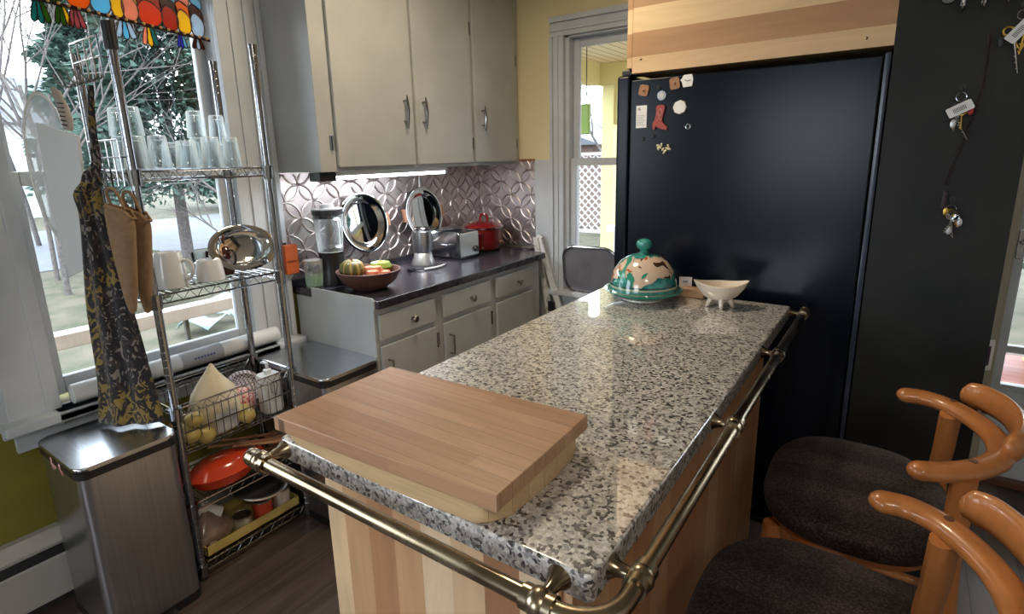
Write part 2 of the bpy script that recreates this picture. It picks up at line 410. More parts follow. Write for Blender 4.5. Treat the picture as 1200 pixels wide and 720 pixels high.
# far wall with opening x -1.60..-.85, z .66..2.06
wf = MB(); x0, x1, z0, z1 = -1.585, -.86, .66, 2.07
wf.box((WX-.14, WY, 0), (x0, WY+.14, 2.46)); wf.box((x0, WY, 0), (x1, WY+.14, z0)); wf.box((x0, WY, z1), (x1, WY+.14, 2.46)); wf.box((x1, WY, 0), (-.02, WY+.14, 2.46))
struct('wall_far', wf, 'yellow_wall')
struct('wall_fridge', MB().box((-.02, 2.13, 0), (.06, 2.98, 2.46)), 'beige_wall')
struct('wall_chalkboard', MB().box((-.062, 2.095, 0), (.268, 2.135, 2.46)), 'chalk')
struct('trim_1', MB().box((-.012, 2.136, 0), (.262, 2.36, 2.46)), 'beige_wall')
# wall with the porch door, beyond the chalkboard
DY = 2.95
wd = MB(); wd.box((.06, DY, 0), (.35, DY+.1, 2.46)); wd.box((.35, DY, 2.10), (1.3, DY+.1, 2.46)); wd.box((1.3, DY, 0), (2.2, DY+.1, 2.46))
struct('wall_back', wd, 'beige_wall')
# right and rear walls of the room, rear one with a wide opening for daylight
wr_ = MB(); wr_.box((2.1, -2.6, 0), (2.2, 3.0, 2.46))
struct('wall_right', wr_, 'beige_wall')
wq = MB(); wq.box((-2.4, -2.7, 0), (-1.4, -2.6, 2.46)); wq.box((-.25, -2.7, 0), (2.2, -2.6, 2.46)); wq.box((-1.4, -2.7, 0), (-.25, -2.6, .8)); wq.box((-1.4, -2.7, 2.05), (-.25, -2.6, 2.46))
struct('wall_rear', wq, 'beige_wall')
# casing of the far window: beige flat wall strip between backsplash and casing
struct('trim_2', MB().box((-1.785, WY-.012, .0), (-1.66, WY-.001, 1.405)), 'white_trim')

def sash(mb, ax, plane, a0, a1, z0, z1, t, wst, wt, wb_):
    """a rectangular sash frame in plane; ax = axis normal"""
    def B(p0, p1, q0, q1):
        if ax == 0: mb.box((plane-t/2, p0, q0), (plane+t/2, p1, q1), .004)
        else: mb.box((p0, plane-t/2, q0), (p1, plane+t/2, q1), .004)
    B(a0, a0+wst, z0, z1); B(a1-wst, a1, z0, z1); B(a0+wst, a1-wst, z0, z0+wb_); B(a0+wst, a1-wst, z1-wt, z1)
# ---- window 1 (behind the rack)
win = MB()
for (a, b, t, x) in ((.375, .52, .02, 0), (.395, .50, .008, .02), (.49, .53, .012, .02)):
    win.box((WX+x, a, .60), (WX+x+t, b, 2.2), .003)
for (a, b, t, x) in ((1.225, 1.415, .018, 0), (1.395, 1.418, .014, .018), (1.345, 1.375, .008, .018), (1.285, 1.315, .006, .018), (1.225, 1.25, .012, .018)):
    win.box((WX+x, a, .60), (WX+x+t, b, 2.2), .003)
win.box((WX, .375, 2.10), (WX+.03, 1.418, 2.24), .004)
win.box((WX-.13, .50, 2.09), (WX, 1.25, 2.12)); win.box((WX-.13, .50, .66), (WX, .525, 2.1)); win.box((WX-.13, 1.225, .66), (WX, 1.25, 2.1))
f1 = struct('window_1', win, 'white_trim')
sb = MB(); sash(sb, 0, WX-.045, .525, 1.225, .68, 1.42, .03, .04, .045, .06); sb.build('lower_sash', 'white_trim', f1)
sb = MB(); sash(sb, 0, WX-.085, .525, 1.225, 1.375, 2.09, .03, .04, .05, .045); sb.build('upper_sash', 'white_trim', f1)
sb = MB(); sb.box((WX-.13, .50, .625), (WX+.085, 1.30, .66), .008); sb.box((WX, .37, .625), (WX+.085, 1.43, .66), .008); sb.build('window_sill', 'white_trim', f1)
MB().box((WX, .40, .545), (WX+.02, 1.40, .625), .004).build('sill_apron', 'white_trim', f1)
MB().box((WX-.047, .56, .73), (WX-.043, 1.19, 1.38)).build('pane', 'pane', f1)
MB().box((WX-.087, .56, 1.41), (WX-.083, 1.19, 2.045)).build('pane', 'pane', f1)
# ---- window 2 (far wall)
win = MB()
for (a, b, t, y) in ((-1.672, -1.585, .020, 0), (-1.672, -1.652, .014, .02), (-1.635, -1.620, .008, .02), (-1.604, -1.585, .010, .02)):
    win.box((a, WY-y-t, .60), (b, WY-y, 2.06), .003)
for (z, zz, t, y) in ((2.06, 2.155, .020, 0), (2.13, 2.158, .018, .02), (2.085, 2.10, .008, .02)):
    win.box((-1.672, WY-y-t, z), (-.78, WY-y, zz), .002)
win.box((-.86, WY-.02, .60), (-.78, WY, 2.16), .003)
win.box((-1.585, WY, .66), (-1.565, WY+.13, 2.07)); win.box((-.88, WY, .66), (-.86, WY+.13, 2.07)); win.box((-1.585, WY, 2.05), (-.86, WY+.13, 2.07))
f2 = struct('window_2', win, 'white_trim')
sb = MB(); sash(sb, 1, WY+.035, -1.565, -.88, .68, 1.41, .03, .035, .04, .05); sb.build('lower_sash', 'white_trim', f2)
sb = MB(); sash(sb, 1, WY+.07, -1.565, -.88, 1.37, 2.05, .03, .035, .045, .04); sb.build('upper_sash', 'white_trim', f2)
sb = MB(); sb.box((-1.70, WY-.07, .615), (-.78, WY+.13, .648), .008); sb.box((-1.67, WY-.02, .53), (-.80, WY, .615), .004); sb.build('window_sill', 'white_trim', f2)
MB().box((-1.53, WY+.033, .73), (-.915, WY+.037, 1.37)).build('pane', 'pane', f2)
MB().box((-1.53, WY+.068, 1.41), (-.915, WY+.072, 2.01)).build('pane', 'pane', f2)
# ---- porch door on the right
dr = MB()
dr.box((.432, DY+.01, .03), (1.25, DY+.05, .42)); dr.box((.402, DY+.01, .03), (.435, DY+.05, 2.06), .003); dr.box((1.22, DY+.01, .03), (1.30, DY+.05, 2.06), .003)
dr.box((.432, DY+.01, .42), (1.25, DY+.05, .445), .003); dr.box((.432, DY+.012, .585), (1.25, DY+.045, .615), .003); dr.box((.432, DY+.012, 1.02), (1.25, DY+.045, 1.045), .003); dr.box((.432, DY+.01, 1.96), (1.25, DY+.05, 2.06))
d1 = struct('door_1', dr, 'white_trim')
MB().box((.432, DY+.025, .44), (1.22, DY+.029, 1.97)).build('pane', 'pane', d1)
kk = MB(); kk.box((.406, DY-.002, .98), (.426, DY+.012, 1.10), .003); kk.tube([(.416, DY+.0, 1.05), (.416, DY-.035, 1.05), (.45, DY-.045, 1.045)], .007, 8); kk.build('door_latch', 'chrome', d1)
cs = MB(); cs.box((.30, DY-.022, 0), (.392, DY, 2.12), .004); cs.box((.30, DY-.022, 2.07), (1.36, DY, 2.16), .004); cs.box((.35, DY, 0), (.404, DY+.1, 2.1))
cs.build('door_frame', M['door_cream'], d1)
MB().box((.35, DY-.03, 0), (1.3, DY+.1, .03), .004).build('threshold', 'wood_dark', d1)

# ---- baseboard heater under window 1
ht = thing('baseboard_heater', 'long cream metal baseboard heater along the olive wall under the window', 'heater', (WX, .3, 0), world=True)
prof = [(WX+.002, .03), (WX+.062, .03), (WX+.062, .17), (WX+.045, .185), (WX+.045, .20), (WX+.062, .215), (WX+.062, .225), (WX+.03, .262), (WX+.002, .262)]
hb = MB(); hb.prism([(x, z) for x, z in prof], -2.5, 1.38, axis=1); hb.build('cover', mat('heater_enamel', (.42, .41, .37), .45), ht)
MB().box((WX+.046, -2.5, .176), (WX+.058, 1.38, .207)).build('vent_slot', 'black_matte', ht)
MB().box((WX+.002, -2.5, .002), (WX+.05, 1.38, .029)).build('fin_tube', 'black_matte', ht)

# ================================================================== OUTSIDE
M['grass'] = speckle('lawn', (.048, .056, .030), (.11, .095, .068), 2.5, .9, detail=6)
M['road'] = speckle('street', (.11, .125, .15), (.135, .15, .175), 2, .6)
M['bark'] = speckle('bark', (.08, .07, .068), (.14, .125, .12), 20, .9)
M['leaf'] = speckle('evergreen_leaf', (.030, .070, .055), (.095, .165, .130), 3, .8)
M['leaf2'] = speckle('shrub_leaf', (.08, .10, .05), (.16, .16, .10), 3, .8)
M['twig'] = mat('twig', (.12, .10, .098), .9)
M['ext_yellow'] = mat('porch_yellow', (.74, .70, .34), .6)
M['bead'] = planks('beadboard', [(.86, .82, .60), (.83, .79, .57)], .085, 0, 1, .5, seam=.006, grain=(.95, 1.02))
M['pinkwood'] = speckle('faded_rail', (.42, .33, .31), (.50, .41, .38), 4, .7)
M['deck'] = planks('porch_deck', [(.30, .085, .06), (.36, .11, .08)], .09, 1, 0, .35, seam=.004)
M['tarp'] = mat('blue_white_tarp', (.32, .42, .48), .5)
M['lime'] = mat('lime_sign', (.22, .36, .06), .5)
M['brick'] = speckle('far_house', (.18, .12, .11), (.24, .17, .15), 30, .9)
M['porchwhite'] = mat('porch_white', (.55, .57, .57), .6)
struct('floor_yard', MB().box((-60, -40, -.75), (30, 60, -.70)), 'grass')
struct('floor_street', MB().box((-24, -40, -.70), (-14.5, 60, -.68)), 'road')

def tree(name, loc, h, r, lv, label, seed, group, spread=.55, leafm=None):
    rnd = random.Random(seed); t = thing(name, label, 'tree', loc, 0, group)
    mb = MB(); tips = []
    def br(p, d, L, r, k):
        pts = [p]; q = p.copy(); dd = d.copy()
        for i in range(4):
            dd = (dd + Vector((rnd.uniform(-1, 1), rnd.uniform(-1, 1), rnd.uniform(-.2, .6)))*.13).normalized(); q = q+dd*L/4; pts.append(q.copy())
        mb.tube(pts, [r*(1-.13*i) for i in range(5)], 6 if k > 1 else 4, caps=False)
        if k == 0: tips.append(q); return
        n = 4 if k > 1 else 3
        for i in range(n):
            ax = dd.orthogonal().normalized(); ax.rotate(Matrix.Rotation(rnd.uniform(0, 2*PI), 3, dd)); nd = (dd + ax*rnd.uniform(.5, 1.2)*spread*1.6).normalized()
            st = pts[rnd.choice([2, 3, 4, 4])]
            br(st, nd, L*rnd.uniform(.6, .8), r*.5, k-1)
    br(Vector((0, 0, 0)), Vector((0, 0, 1)), h*.38, r, lv)
    mb.build('trunk', 'bark' if name == 'bare_tree' else 'twig', t, smooth=0)
    return t
def evergreen(loc, h, w_, label, seed, group, m='leaf', kind='evergreen_tree', n=2600, base=.16, crown=1.0):
    rnd = random.Random(seed); t = thing(kind, label, 'tree' if 'tree' in kind else 'shrub', loc, 0, group)
    MB().cyl((0, 0, 0), (0, 0, h*.8), w_*.07, w_*.02, 8).build('trunk', 'bark', t)
    mb = MB()
    for i in range(n):
        u = rnd.random()**.8; z = h*(base+(1-base)*u)
        rad = w_*(1-u)**.55*crown*(.85+.18*math.sin(z*5+rnd.random())) if 'tree' in kind else w_*math.sqrt(max(0, 1-(2*u-1)**2))
        a = rnd.uniform(0, 2*PI); rr = rad*math.sqrt(rnd.uniform(.15, 1))
        c = Vector((rr*math.cos(a), rr*math.sin(a), z)); s = w_*rnd.uniform(.025, .065)
        d = Vector((math.cos(a), math.sin(a), rnd.uniform(-.6, .3))).normalized(); e = d.orthogonal().normalized(); e.rotate(Matrix.Rotation(rnd.uniform(0, 6), 3, d))
        g = d.cross(e)
        vs = [mb.bm.verts.new(c+d*s*1.5), mb.bm.verts.new(c+e*s*.6), mb.bm.verts.new(c-d*s*.7), mb.bm.verts.new(c-e*s*.6+g*s*.3)]
        mb.bm.faces.new(vs)
    mb.build('foliage', m, t, smooth=0)
    return t
evergreen((-12.5, 5.7, -.7), 8.5, 1.9, 'tall full evergreen tree filling the middle of the rack window', 1, 'evergreens across the yard', n=30000)
evergreen((-19.5, 7.0, -.7), 8.5, 2.0, 'slimmer evergreen tree left of the tall full one', 2, 'evergreens across the yard', n=14000)
evergreen((-14.6, 9.0, -.7), 9.2, 2.0, 'evergreen tree farthest to the right beyond the rack window', 3, 'evergreens across the yard', n=22000)
tree('bare_tree', (-11.5, 3.2, -.7), 9, .055, 4, 'bare branching tree at the left edge of the rack window', 11, 'bare trees in the yard')
tree('bare_tree', (-16.0, 5.0, -.7), 10, .07, 4, 'bare tree beyond the hanging cutting board', 12, 'bare trees in the yard')
tree('bare_tree', (-8.6, 4.9, -.7), 3.6, .05, 4, 'bare thin multi-branched tree low behind the mug shelf', 13, 'bare trees in the yard')
tree('bare_tree', (-9.6, 6.6, -.7), 4.2, .05, 4, 'bare tree behind the silver dish on the rack', 14, 'bare trees in the yard')
tree('bare_tree', (-25.5, 8.5, -.7), 11, .09, 4, 'bare tree across the street', 15, 'bare trees in the yard')
tree('bare_tree', (-13.2, 3.55, -.7), 10, .05, 4, 'bare tree with fine branches between the evergreen and the window edge', 21, 'bare trees in the yard')
tree('bare_tree', (-19.5, 5.0, -.7), 12, .07, 4, 'tall bare tree behind the others at the left of the rack window', 22, 'bare trees in the yard')
for i, (x, y, h, ww, lb) in enumerate([(-9.0, 3.5, .9, .5, 'low brown green shrub below the rack window, nearer the street end'), (-9.9, 5.9, 1.4, .6, 'rounded shrub at the foot of the tall evergreen'), (-27, 15, 3.5, 3.0, 'dark shrub mass across the street')]):
    evergreen((x, y, -.7), h, ww, lb, 30+i, 'shrubs in the yard', m='leaf2', kind='garden_shrub', n=6000)
# far houses
hs = thing('far_house', 'pale house with grey roof across the street', 'house', (-34, 6, -.7))
MB().box((-3, -5, 0), (3, 5, 4)).build('wall', M['porchwhite'], hs)
MB().prism([(-3.4, 4), (3.4, 4), (0, 6.2)], -5.3, 5.3, axis=1).build('roof', M['road'], hs)
for yy in (-3, 0, 3): MB().box((3.0, yy-.5, 1.2), (3.06, yy+.5, 2.8), .01).build('window', M['black'], hs)
# porch half wall outside window 1: rail, and the heap under it
rl = thing('yard_rail', 'faded pinkish wooden rail running outside below the rack window', 'fence', (-4.0, 1.6, -.7), world=True)
MB().box((-4.06, -.5, .38), (-3.94, 2.5, .47), .008).build('top_rail', 'pinkwood', rl)
for yy in (.1, .9, 1.75, 2.4): MB().box((-4.04, yy-.012, -.7), (-4.01, yy+.012, .38)).build('post', 'bark', rl)
random.seed(5)
for i, (x, y, s, r, lb) in enumerate([(-7.2, 3.35, .5, 20, 'pale blue plastic sheet lying leftmost in the yard heap'), (-7.4, 3.75, .45, 70, 'white plastic sheet propped in the middle of the yard heap'), (-7.3, 4.2, .4, 130, 'grey blue sheet at the right of the yard heap'), (-7.9, 4.0, .35, 10, 'small pale panel at the back of the yard heap')]):
    mb = MB(); mb.grid([[(s*(u-.5), s*.7*(v-.5), .10+.18*math.sin(3*u+i)*math.cos(2.5*v)) for u in [k/5 for k in range(6)]] for v in [k/5 for k in range(6)]])
    o = single('plastic_sheet', mb, 'tarp', lb, 'sheet', (x, y, -.62), 'plastic sheets heaped in the yard', math.radians(r))
    o.rotation_euler = (.5, .2*i, math.radians(r))
    sm = o.modifiers.new('thick', 'SOLIDIFY'); sm.thickness = .01
# exterior cream corner board seen at the left edge of window 1
struct('trim_3', MB().box((WX-.30, .50, -.6), (WX-.135, .535, 2.6)), 'ext_yellow')

# porch beyond window 2 and the door
struct('ceiling_porch', MB().box((-2.55, 3.0, 2.25), (2.6, 5.3, 2.31)), 'bead')
struct('floor_porch', MB().box((-2.55, 3.06, -.12), (3.2, 5.3, -.06)), 'deck')
pp = thing('porch', 'pale yellow porch posts and beam outside the far window', 'porch', (-2.0, 4.9, -.1), world=True)
MB().box((-2.46, 5.0, 2.06), (2.6, 5.12, 2.25), .005).build('beam', 'ext_yellow', pp)
for x in (-2.34, -.6, .9, 2.3): MB().box((x-.06, 5.0, -.06), (x+.06, 5.11, 2.06), .006).build('post', 'ext_yellow', pp)
MB().box((-2.54, 3.0, 2.06), (-2.42, 5.0, 2.25), .005).build('beam', 'ext_yellow', pp)
for sx in (-2.28, -.66):
    mb = MB(); d = 1 if sx < -2 else -1
    mb.prism([(sx, 1.70), (sx+d*.06, 1.71), (sx+d*.12, 1.80), (sx+d*.20, 1.93), (sx+d*.32, 1.99), (sx+d*.33, 2.06), (sx, 2.06)], 5.03, 5.08, axis=1); mb.build('bracket', 'ext_yellow', pp)
rr_ = thing('porch_railing', 'pale railing with balusters along the porch edge', 'railing', (0, 4.95, -.1), world=True)
MB().box((-2.28, 4.88, .70), (2.6, 4.96, .76), .006).build('handrail', 'porchwhite', rr_)
MB().box((-2.28, 4.89, .02), (2.6, 4.95, .07), .006).build('bottom_rail', 'porchwhite', rr_)
for k in range(35):
    x = -2.2+k*.138; MB().box((x-.012, 4.91, .07), (x+.012, 4.935, .70)).build('baluster', 'porchwhite', rr_)
# lattice panel at the porch's left
lt = thing('lattice_panel', 'diamond lattice panel beside the porch post outside the far window', 'lattice', (-3.05, 5.6, .84), world=True)
mb = MB(); A0, A1, B0, B1 = -3.60, -2.62, .60, 1.42
k = -1.2
while k < 1.2:
    for sg in (1, -1):
        # line z = B0 + sg*(x - A0) + off clipped to the rectangle
        off = k if sg == 1 else k+1.0
        pts = []
        for x in [A0+(A1-A0)*i/98 for i in range(99)]:
            z = B0+sg*(x-A0)+off
            if B0 <= z <= B1: pts.append((x, z))
        if len(pts) > 2: mb.tube([(pts[0][0], 5.62+.006*sg, pts[0][1]), (pts[-1][0], 5.62+.006*sg, pts[-1][1])], .009, 4)
    k += .085
mb.build('slats', 'porchwhite', lt)
mb = MB(); mb.box((A0-.03, 5.6, B0-.03), (A1+.03, 5.65, B0)); mb.box((A0-.03, 5.6, B1), (A1+.03, 5.65, B1+.03)); mb.box((A0-.03, 5.6, -.70), (A0, 5.65, B1)); mb.box((A1, 5.6, -.70), (A1+.03, 5.65, B1)); mb.build('frame', 'porchwhite', lt)
mb = MB(); mb.box((-2.27, 3.90, 1.58), (-1.98, 3.94, 1.80), .01); lo = single('lime_panel', mb, 'lime', 'lime green square hanging from the porch ceiling outside the far window', 'sign')
mb2 = MB(); 
for x in (-2.24, -2.01): mb2.cyl((x, 3.92, 1.80), (x, 3.92, 2.25), .004, n=6)
mb2.build('cord', 'bark', lo)
tree('bare_tree', (-6.4, 10.5, -.7), 6, .06, 4, 'bare tree seen through the far window behind the lattice', 16, 'bare trees in the yard')
tree('bare_tree', (-3.8, 8.2, -.7), 5, .05, 4, 'bare tree behind the porch beam corner in the far window', 17, 'bare trees in the yard')
evergreen((-5.0, 14.2, -.7), 5, 1.8, 'evergreen tree behind the porch of the far window', 5, 'evergreens across the yard', n=9000)
evergreen((2.6, 9.5, -.7), 4, 1.8, 'evergreen tree beyond the glass door', 6, 'evergreens across the yard', n=9000)
hs2 = thing('brick_house', 'brick house beyond the porch at the left of the far window', 'house', (-10.5, 17, -.7))
MB().box((-3, -2, 0), (3, 2, 2.4)).build('wall', 'brick', hs2)
MB().prism([(-3.4, 2.4), (3.4, 2.4), (0, 3.6)], -2.3, 2.3, axis=1).build('roof', M['road'], hs2)
MB().box((-.6, -2.06, .9), (.6, -2.0, 2.0), .01).build('window', M['black'], hs2)

# ================================================================== CABINETS ON THE WINDOW WALL
UF = -1.90
uc = thing('wall_cabinet', 'tall pale grey painted wall cabinet with three doors above the backsplash', 'cabinet', (WX, 1.415, 1.38), world=True)
mb = MB(); mb.box((WX+.002, 1.418, 1.385), (UF, WY-.005, 2.44), .002); mb.build('body', 'cab', uc)
for (a, b, hy, sgn, lb) in ((1.495, 1.935, 1.878, -1, 0), (1.955, 2.372, 2.0, 1, 0), (2.40, 2.785, 2.455, 1, 0)):
    dz = 2.30 if a < 2.39 else 2.215
    d = MB().box((UF+.001, a, 1.402), (UF+.019, b, dz), .005).build('door', 'cab', uc)
    hm = MB(); z0, z1 = (1.575, 1.705) if a < 2.39 else (1.575, 1.69)
    hm.tube(smoothpts([(UF+.019, hy, z0+.022), (UF+.04, hy, z0+.022), (UF+.047, hy, (z0+z1)/2), (UF+.04, hy, z1-.022), (UF+.019, hy, z1-.022)], 4), .0045, 8)
    hm.tube([(UF+.042, hy, z0-.012), (UF+.044, hy, z0+.022), (UF+.048, hy, (z0+z1)/2), (UF+.044, hy, z1-.022), (UF+.042, hy, z1+.004)], [.002, .006, .0065, .006, .002], 8)
    hm.build('handle', 'darkchrome', d)
    hy2 = a-.015 if sgn == -1 else b+.012
    for z in (1.50, 2.07 if a < 2.39 else 1.96):
        q = MB(); s = -1 if sgn == -1 else 1
        q.cyl((UF+.010, hy2, z-.03), (UF+.010, hy2, z+.03), .003, n=8); q.box((UF+.001, hy2-.010, z-.028), (UF+.004, hy2+.002, z+.028), .001)
        q.build('hinge', 'darkchrome', d)
MB().box((UF, 1.42, 2.40), (UF+.014, 2.835, 2.455), .004).build('cornice', 'cab', uc)

CF, CT = -1.68, .845
bc = thing('base_cabinet', 'long pale grey base cabinet with three drawers over doors', 'cabinet', (WX, 1.43, 0), world=True)
mb = MB(); mb.box((WX+.03, 1.435, .09), (CF, 2.69, CT-.001), .002); mb.box((WX+.08, 1.46, 0), (CF-.06, 2.69, .09)); mb.build('body', 'cab', bc)
for (a, b) in ((1.43+.02, 1.78), (1.835, 2.195), (2.25, 2.60)):
    d = MB().box((CF+.001, a, .708), (CF+.018, b, .818), .005).build('drawer', 'cab', bc)
    c = (a+b)/2 + (.015 if a < 1.8 else .02)
    k = MB(); k.lathe([(0, 0), (.008, 0), (.006, .012), (.008, .016), (.016, .02), (.017, .025), (.012, .031), (0, .033)], (CF+.018, c, .761), 16, E_(0, 90, 0)); k.build('knob', 'knobm', d)
    d2 = MB().box((CF+.001, a, .13), (CF+.018, b, .682), .005).build('door', 'cab', bc)
    if a < 2.2:
        hg = MB(); hg.cyl((CF+.010, b+.012, .58), (CF+.010, b+.012, .65), .005, n=8); hg.box((CF+.001, b+.004, .585), (CF+.005, b+.03, .645), .001); hg.build('hinge', 'darkchrome', d2)
        hg = MB(); hg.tube([(CF+.018, a+.03, .53), (CF+.045, a+.03, .53), (CF+.045, a+.03, .62), (CF+.018, a+.03, .62)], .005, 8); hg.build('handle', 'darkchrome', d2)
ct = thing('countertop', 'black speckled countertop running along the window wall', 'countertop', (WX, 1.43, CT), world=True)
mb = MB(); mb.prism([(WX+.003, 1.437), (CF+.03, 1.437), (CF+.03, 2.715), (-1.80, 2.745), (-1.80, WY-.004), (WX+.003, WY-.004)], CT, CT+.035, bevel=.005); mb.build('slab', 'counter', ct)
MB().prism([(WX+.15, CT-.002), (CF+.01, CT-.002), (CF+.01, CT+.036), (CF, CT+.045), (WX+.15, CT+.045)], 1.430, 1.436, axis=1).build('end_panel', 'cab', ct, label='upright pale grey end lip')
MB().box((WX+.003, 1.437, CT+.035), (WX+.016, WY-.02, CT+.060)).build('back_lip', 'counter', ct)

# ---- pressed tin backsplash with interlocking circles
def tin_panel(name, ax, plane, sgn, a0, a1, z0, z1, label):
    mb = MB()
    if ax == 0: mb.box((plane, a0, z0), (plane+.004*sgn, a1, z1))
    else: mb.box((a0, plane, z0), (a1, plane+.004*sgn, z1))
    dst = .148; R = dst/2**.5*1.0            # circle lattice rotated by 45 degrees
    f = plane+.0045*sgn
    def P(a, z): return (f, a, z) if ax == 0 else (a, f, z)
    h = dst/2
    ia = int((a1-a0)/h)+4; iz = int((z1-z0)/h)+4
    for i in range(-2, ia):
        for j in range(-2, iz):
            if (i+j) % 2: continue
            ca, cz = a0+i*h+.02, z1-.055-j*h
            run = []
            for k in range(37):
                t = 2*PI*k/36; a, z = ca+h*math.cos(t), cz+h*math.sin(t)
                ok = a0 < a < a1 and z0 < z < z1
                if ok: run.append(P(a, z))
                if (not ok or k == 36):
                    if len(run) > 1: mb.tube(run, .0050, 8, caps=False)
                    run = []
            # small pyramid stud in the gap
            sa, sz = ca+h, cz
            if a0+.02 < sa < a1-.02 and z0+.02 < sz < z1-.02:
                pass
    for i in range(-2, ia):
        for j in range(-2, iz):
            if (i+j) % 2 == 0: continue
            sa, sz = a0+i*h+.02, z1-.055-j*h
            if a0+.02 < sa < a1-.02 and z0+.02 < sz < z1-.02:
                b = [mb.bm.verts.new(P(sa+dx, sz+dz)) for dx, dz in ((.011, 0), (0, .016), (-.011, 0), (0, -.016))]
                q = list(P(sa, sz)); q[ax] += .011*sgn; t = mb.bm.verts.new(q)
                for n_ in range(4): mb.bm.faces.new((b[n_], b[(n_+1) % 4], t))
    o = mb.build(name, 'tin', smooth=45); return one(o, label, 'backsplash')
tin_panel('tin_backsplash', 0, WX+.001, 1, 1.425, WY-.006, .907, 1.383, 'pressed tin circle-patterned backsplash panel behind the countertop appliances')
tin_panel('tin_backsplash', 1, WY-.001, -1, WX+.008, -1.787, .884, 1.405, 'narrow pressed tin backsplash panel on the far wall beside the window')
MB_ = MB(); MB_.box((WX+.008, WY-.009, 1.395), (-1.787, WY-.004, 1.412), .001); single('backsplash_cap_strip', MB_, 'copper', 'thin brown strip topping the narrow backsplash on the far wall', 'trim')

# ---- under-cabinet light
ul = thing('under_cabinet_light', 'slim bright LED light bar under the wall cabinet', 'light', (-1.95, 1.5, 1.36), world=True)
MB().box((-1.975, 1.50, 1.366), (-1.925, 2.20, 1.384), .003).build('housing', 'plastic_w', ul)
MB().box((-1.970, 1.505, 1.352), (-1.930, 2.195, 1.366), .003).build('diffuser', mat('led', (1, 1, 1), .5, emit=(.92, .95, 1), es=9), ul)
MB().box((-1.98, 1.415, 1.348), (-1.91, 1.497, 1.384), .004).build('driver_box', 'black', ul)
lamp('under_cabinet_lamp_light', (-1.95, 1.85, 1.349), 6.0, .03, (.93, .96, 1), (0, 0, 0), .68)
cm = MB(); cm.tube(smoothpts([(-2.0, 2.20, 1.37), (-2.16, 2.25, 1.36), (-2.195, 2.28, 1.20), (-2.19, 2.33, 1.02), (-2.17, 2.40, .93)], 6), .004, 8); cm.build('cord', 'plastic_w', ul)

# ================================================================== WIRE RACK
RX0, RX1, RY0, RY1 = -2.135, -1.87, .735, 1.165
rk = thing('wire_rack', 'tall chrome wire shelving rack standing in front of the left window', 'shelf', ((RX0+RX1)/2, (RY0+RY1)/2, 0), world=True)
for (x, y, top) in ((RX1, RY0, 1.815), (RX1, RY1, 1.815), (RX0, RY0, 1.76), (RX0, RY1, 1.79)):
    p = MB(); p.cyl((x, y, .03), (x, y, top), .0125, n=16); p.cyl((x, y, top-.005), (x, y, top+.008), .014, n=16)
    z = .06
    while z < top-.02: p.tube([(x+.0127*math.cos(t*PI/6), y+.0127*math.sin(t*PI/6), z) for t in range(12)], .0009, 4, closed=True); z += .0254
    po = p.build('post', 'rack', rk)
    MB().cyl((x, y, 0), (x, y, .03), .016, .011, n=12).build('foot', 'black', po)
    cps = MB()
    if (x, y) == (RX1, RY0): cps.cyl((x, y, top-.065), (x, y, top+.01), .018, n=16); cps.build('cap', 'black', po)
def truss(mb, p, q, h=.028, n=12, rr=.0032):
    p, q = Vector(p), Vector(q); mb.tube([p, q], rr, 6); dz = Vector((0, 0, -h)); mb.tube([p+dz, q+dz], rr, 6)
    zz = []
    for i in range(2*n+1):
        t = i/(2*n); zz.append(p.lerp(q, t)+(dz if i % 2 else Vector((0, 0, 0))))
    mb.tube(zz, .0019, 5)
def collars(mb, z):
    for x in (RX0, RX1):
        for y in (RY0, RY1): mb.cyl((x, y, z-.042), (x, y, z+.006), .0175, .0205, n=16)
def shelf(z):
    mb = MB(); collars(mb, z)
    i = .0
    for x in (RX0, RX1): truss(mb, (x, RY0+.015, z), (x, RY1-.015, z), n=9)
    for y in (RY0, RY1): truss(mb, (RX0+.015, y, z), (RX1-.015, y, z), n=5)
    k = RY0+.03
    while k < RY1-.015: mb.tube([(RX0, k, z+.003), (RX1, k, z+.003)], .0017, 5); k += .0215
    for x in (RX0+.09, RX0+.18): mb.tube([(x, RY0, z-.002), (x, RY1, z-.002)], .003, 6)
    return mb.build('wire_shelf', 'rack', rk)
SZ = [1.412, 1.03, .29, .052]
for z in SZ: shelf(z)
# basket shelf
mb = MB(); zt, zb = .645, .475; collars(mb, zt)
for x in (RX0, RX1): truss(mb, (x, RY0+.015, zt), (x, RY1-.015, zt), n=9)
for y in (RY0, RY1): truss(mb, (RX0+.015, y, zt), (RX1-.015, y, zt), n=5)
k = RY0+.025
while k < RY1-.01:
    mb.tube([(RX0+.006, k, zt-.02), (RX0+.012, k, zb), (RX1-.012, k, zb), (RX1-.006, k, zt-.02)], .0016, 5); k += .0255
k = RX0+.03
while k < RX1-.01:
    mb.tube([(k, RY0+.006, zt-.02), (k, RY0+.012, zb), (k, RY1-.012, zb), (k, RY1-.006, zt-.02)], .0016, 5); k += .0255
for z in (zb, (zb+zt)/2-.01):
    mb.tube([(RX0+.01, RY0+.01, z), (RX1-.01, RY0+.01, z), (RX1-.01, RY1-.01, z), (RX0+.01, RY1-.01, z)], .0028, 6, closed=True)
mb.build('basket_shelf', 'rack', rk)
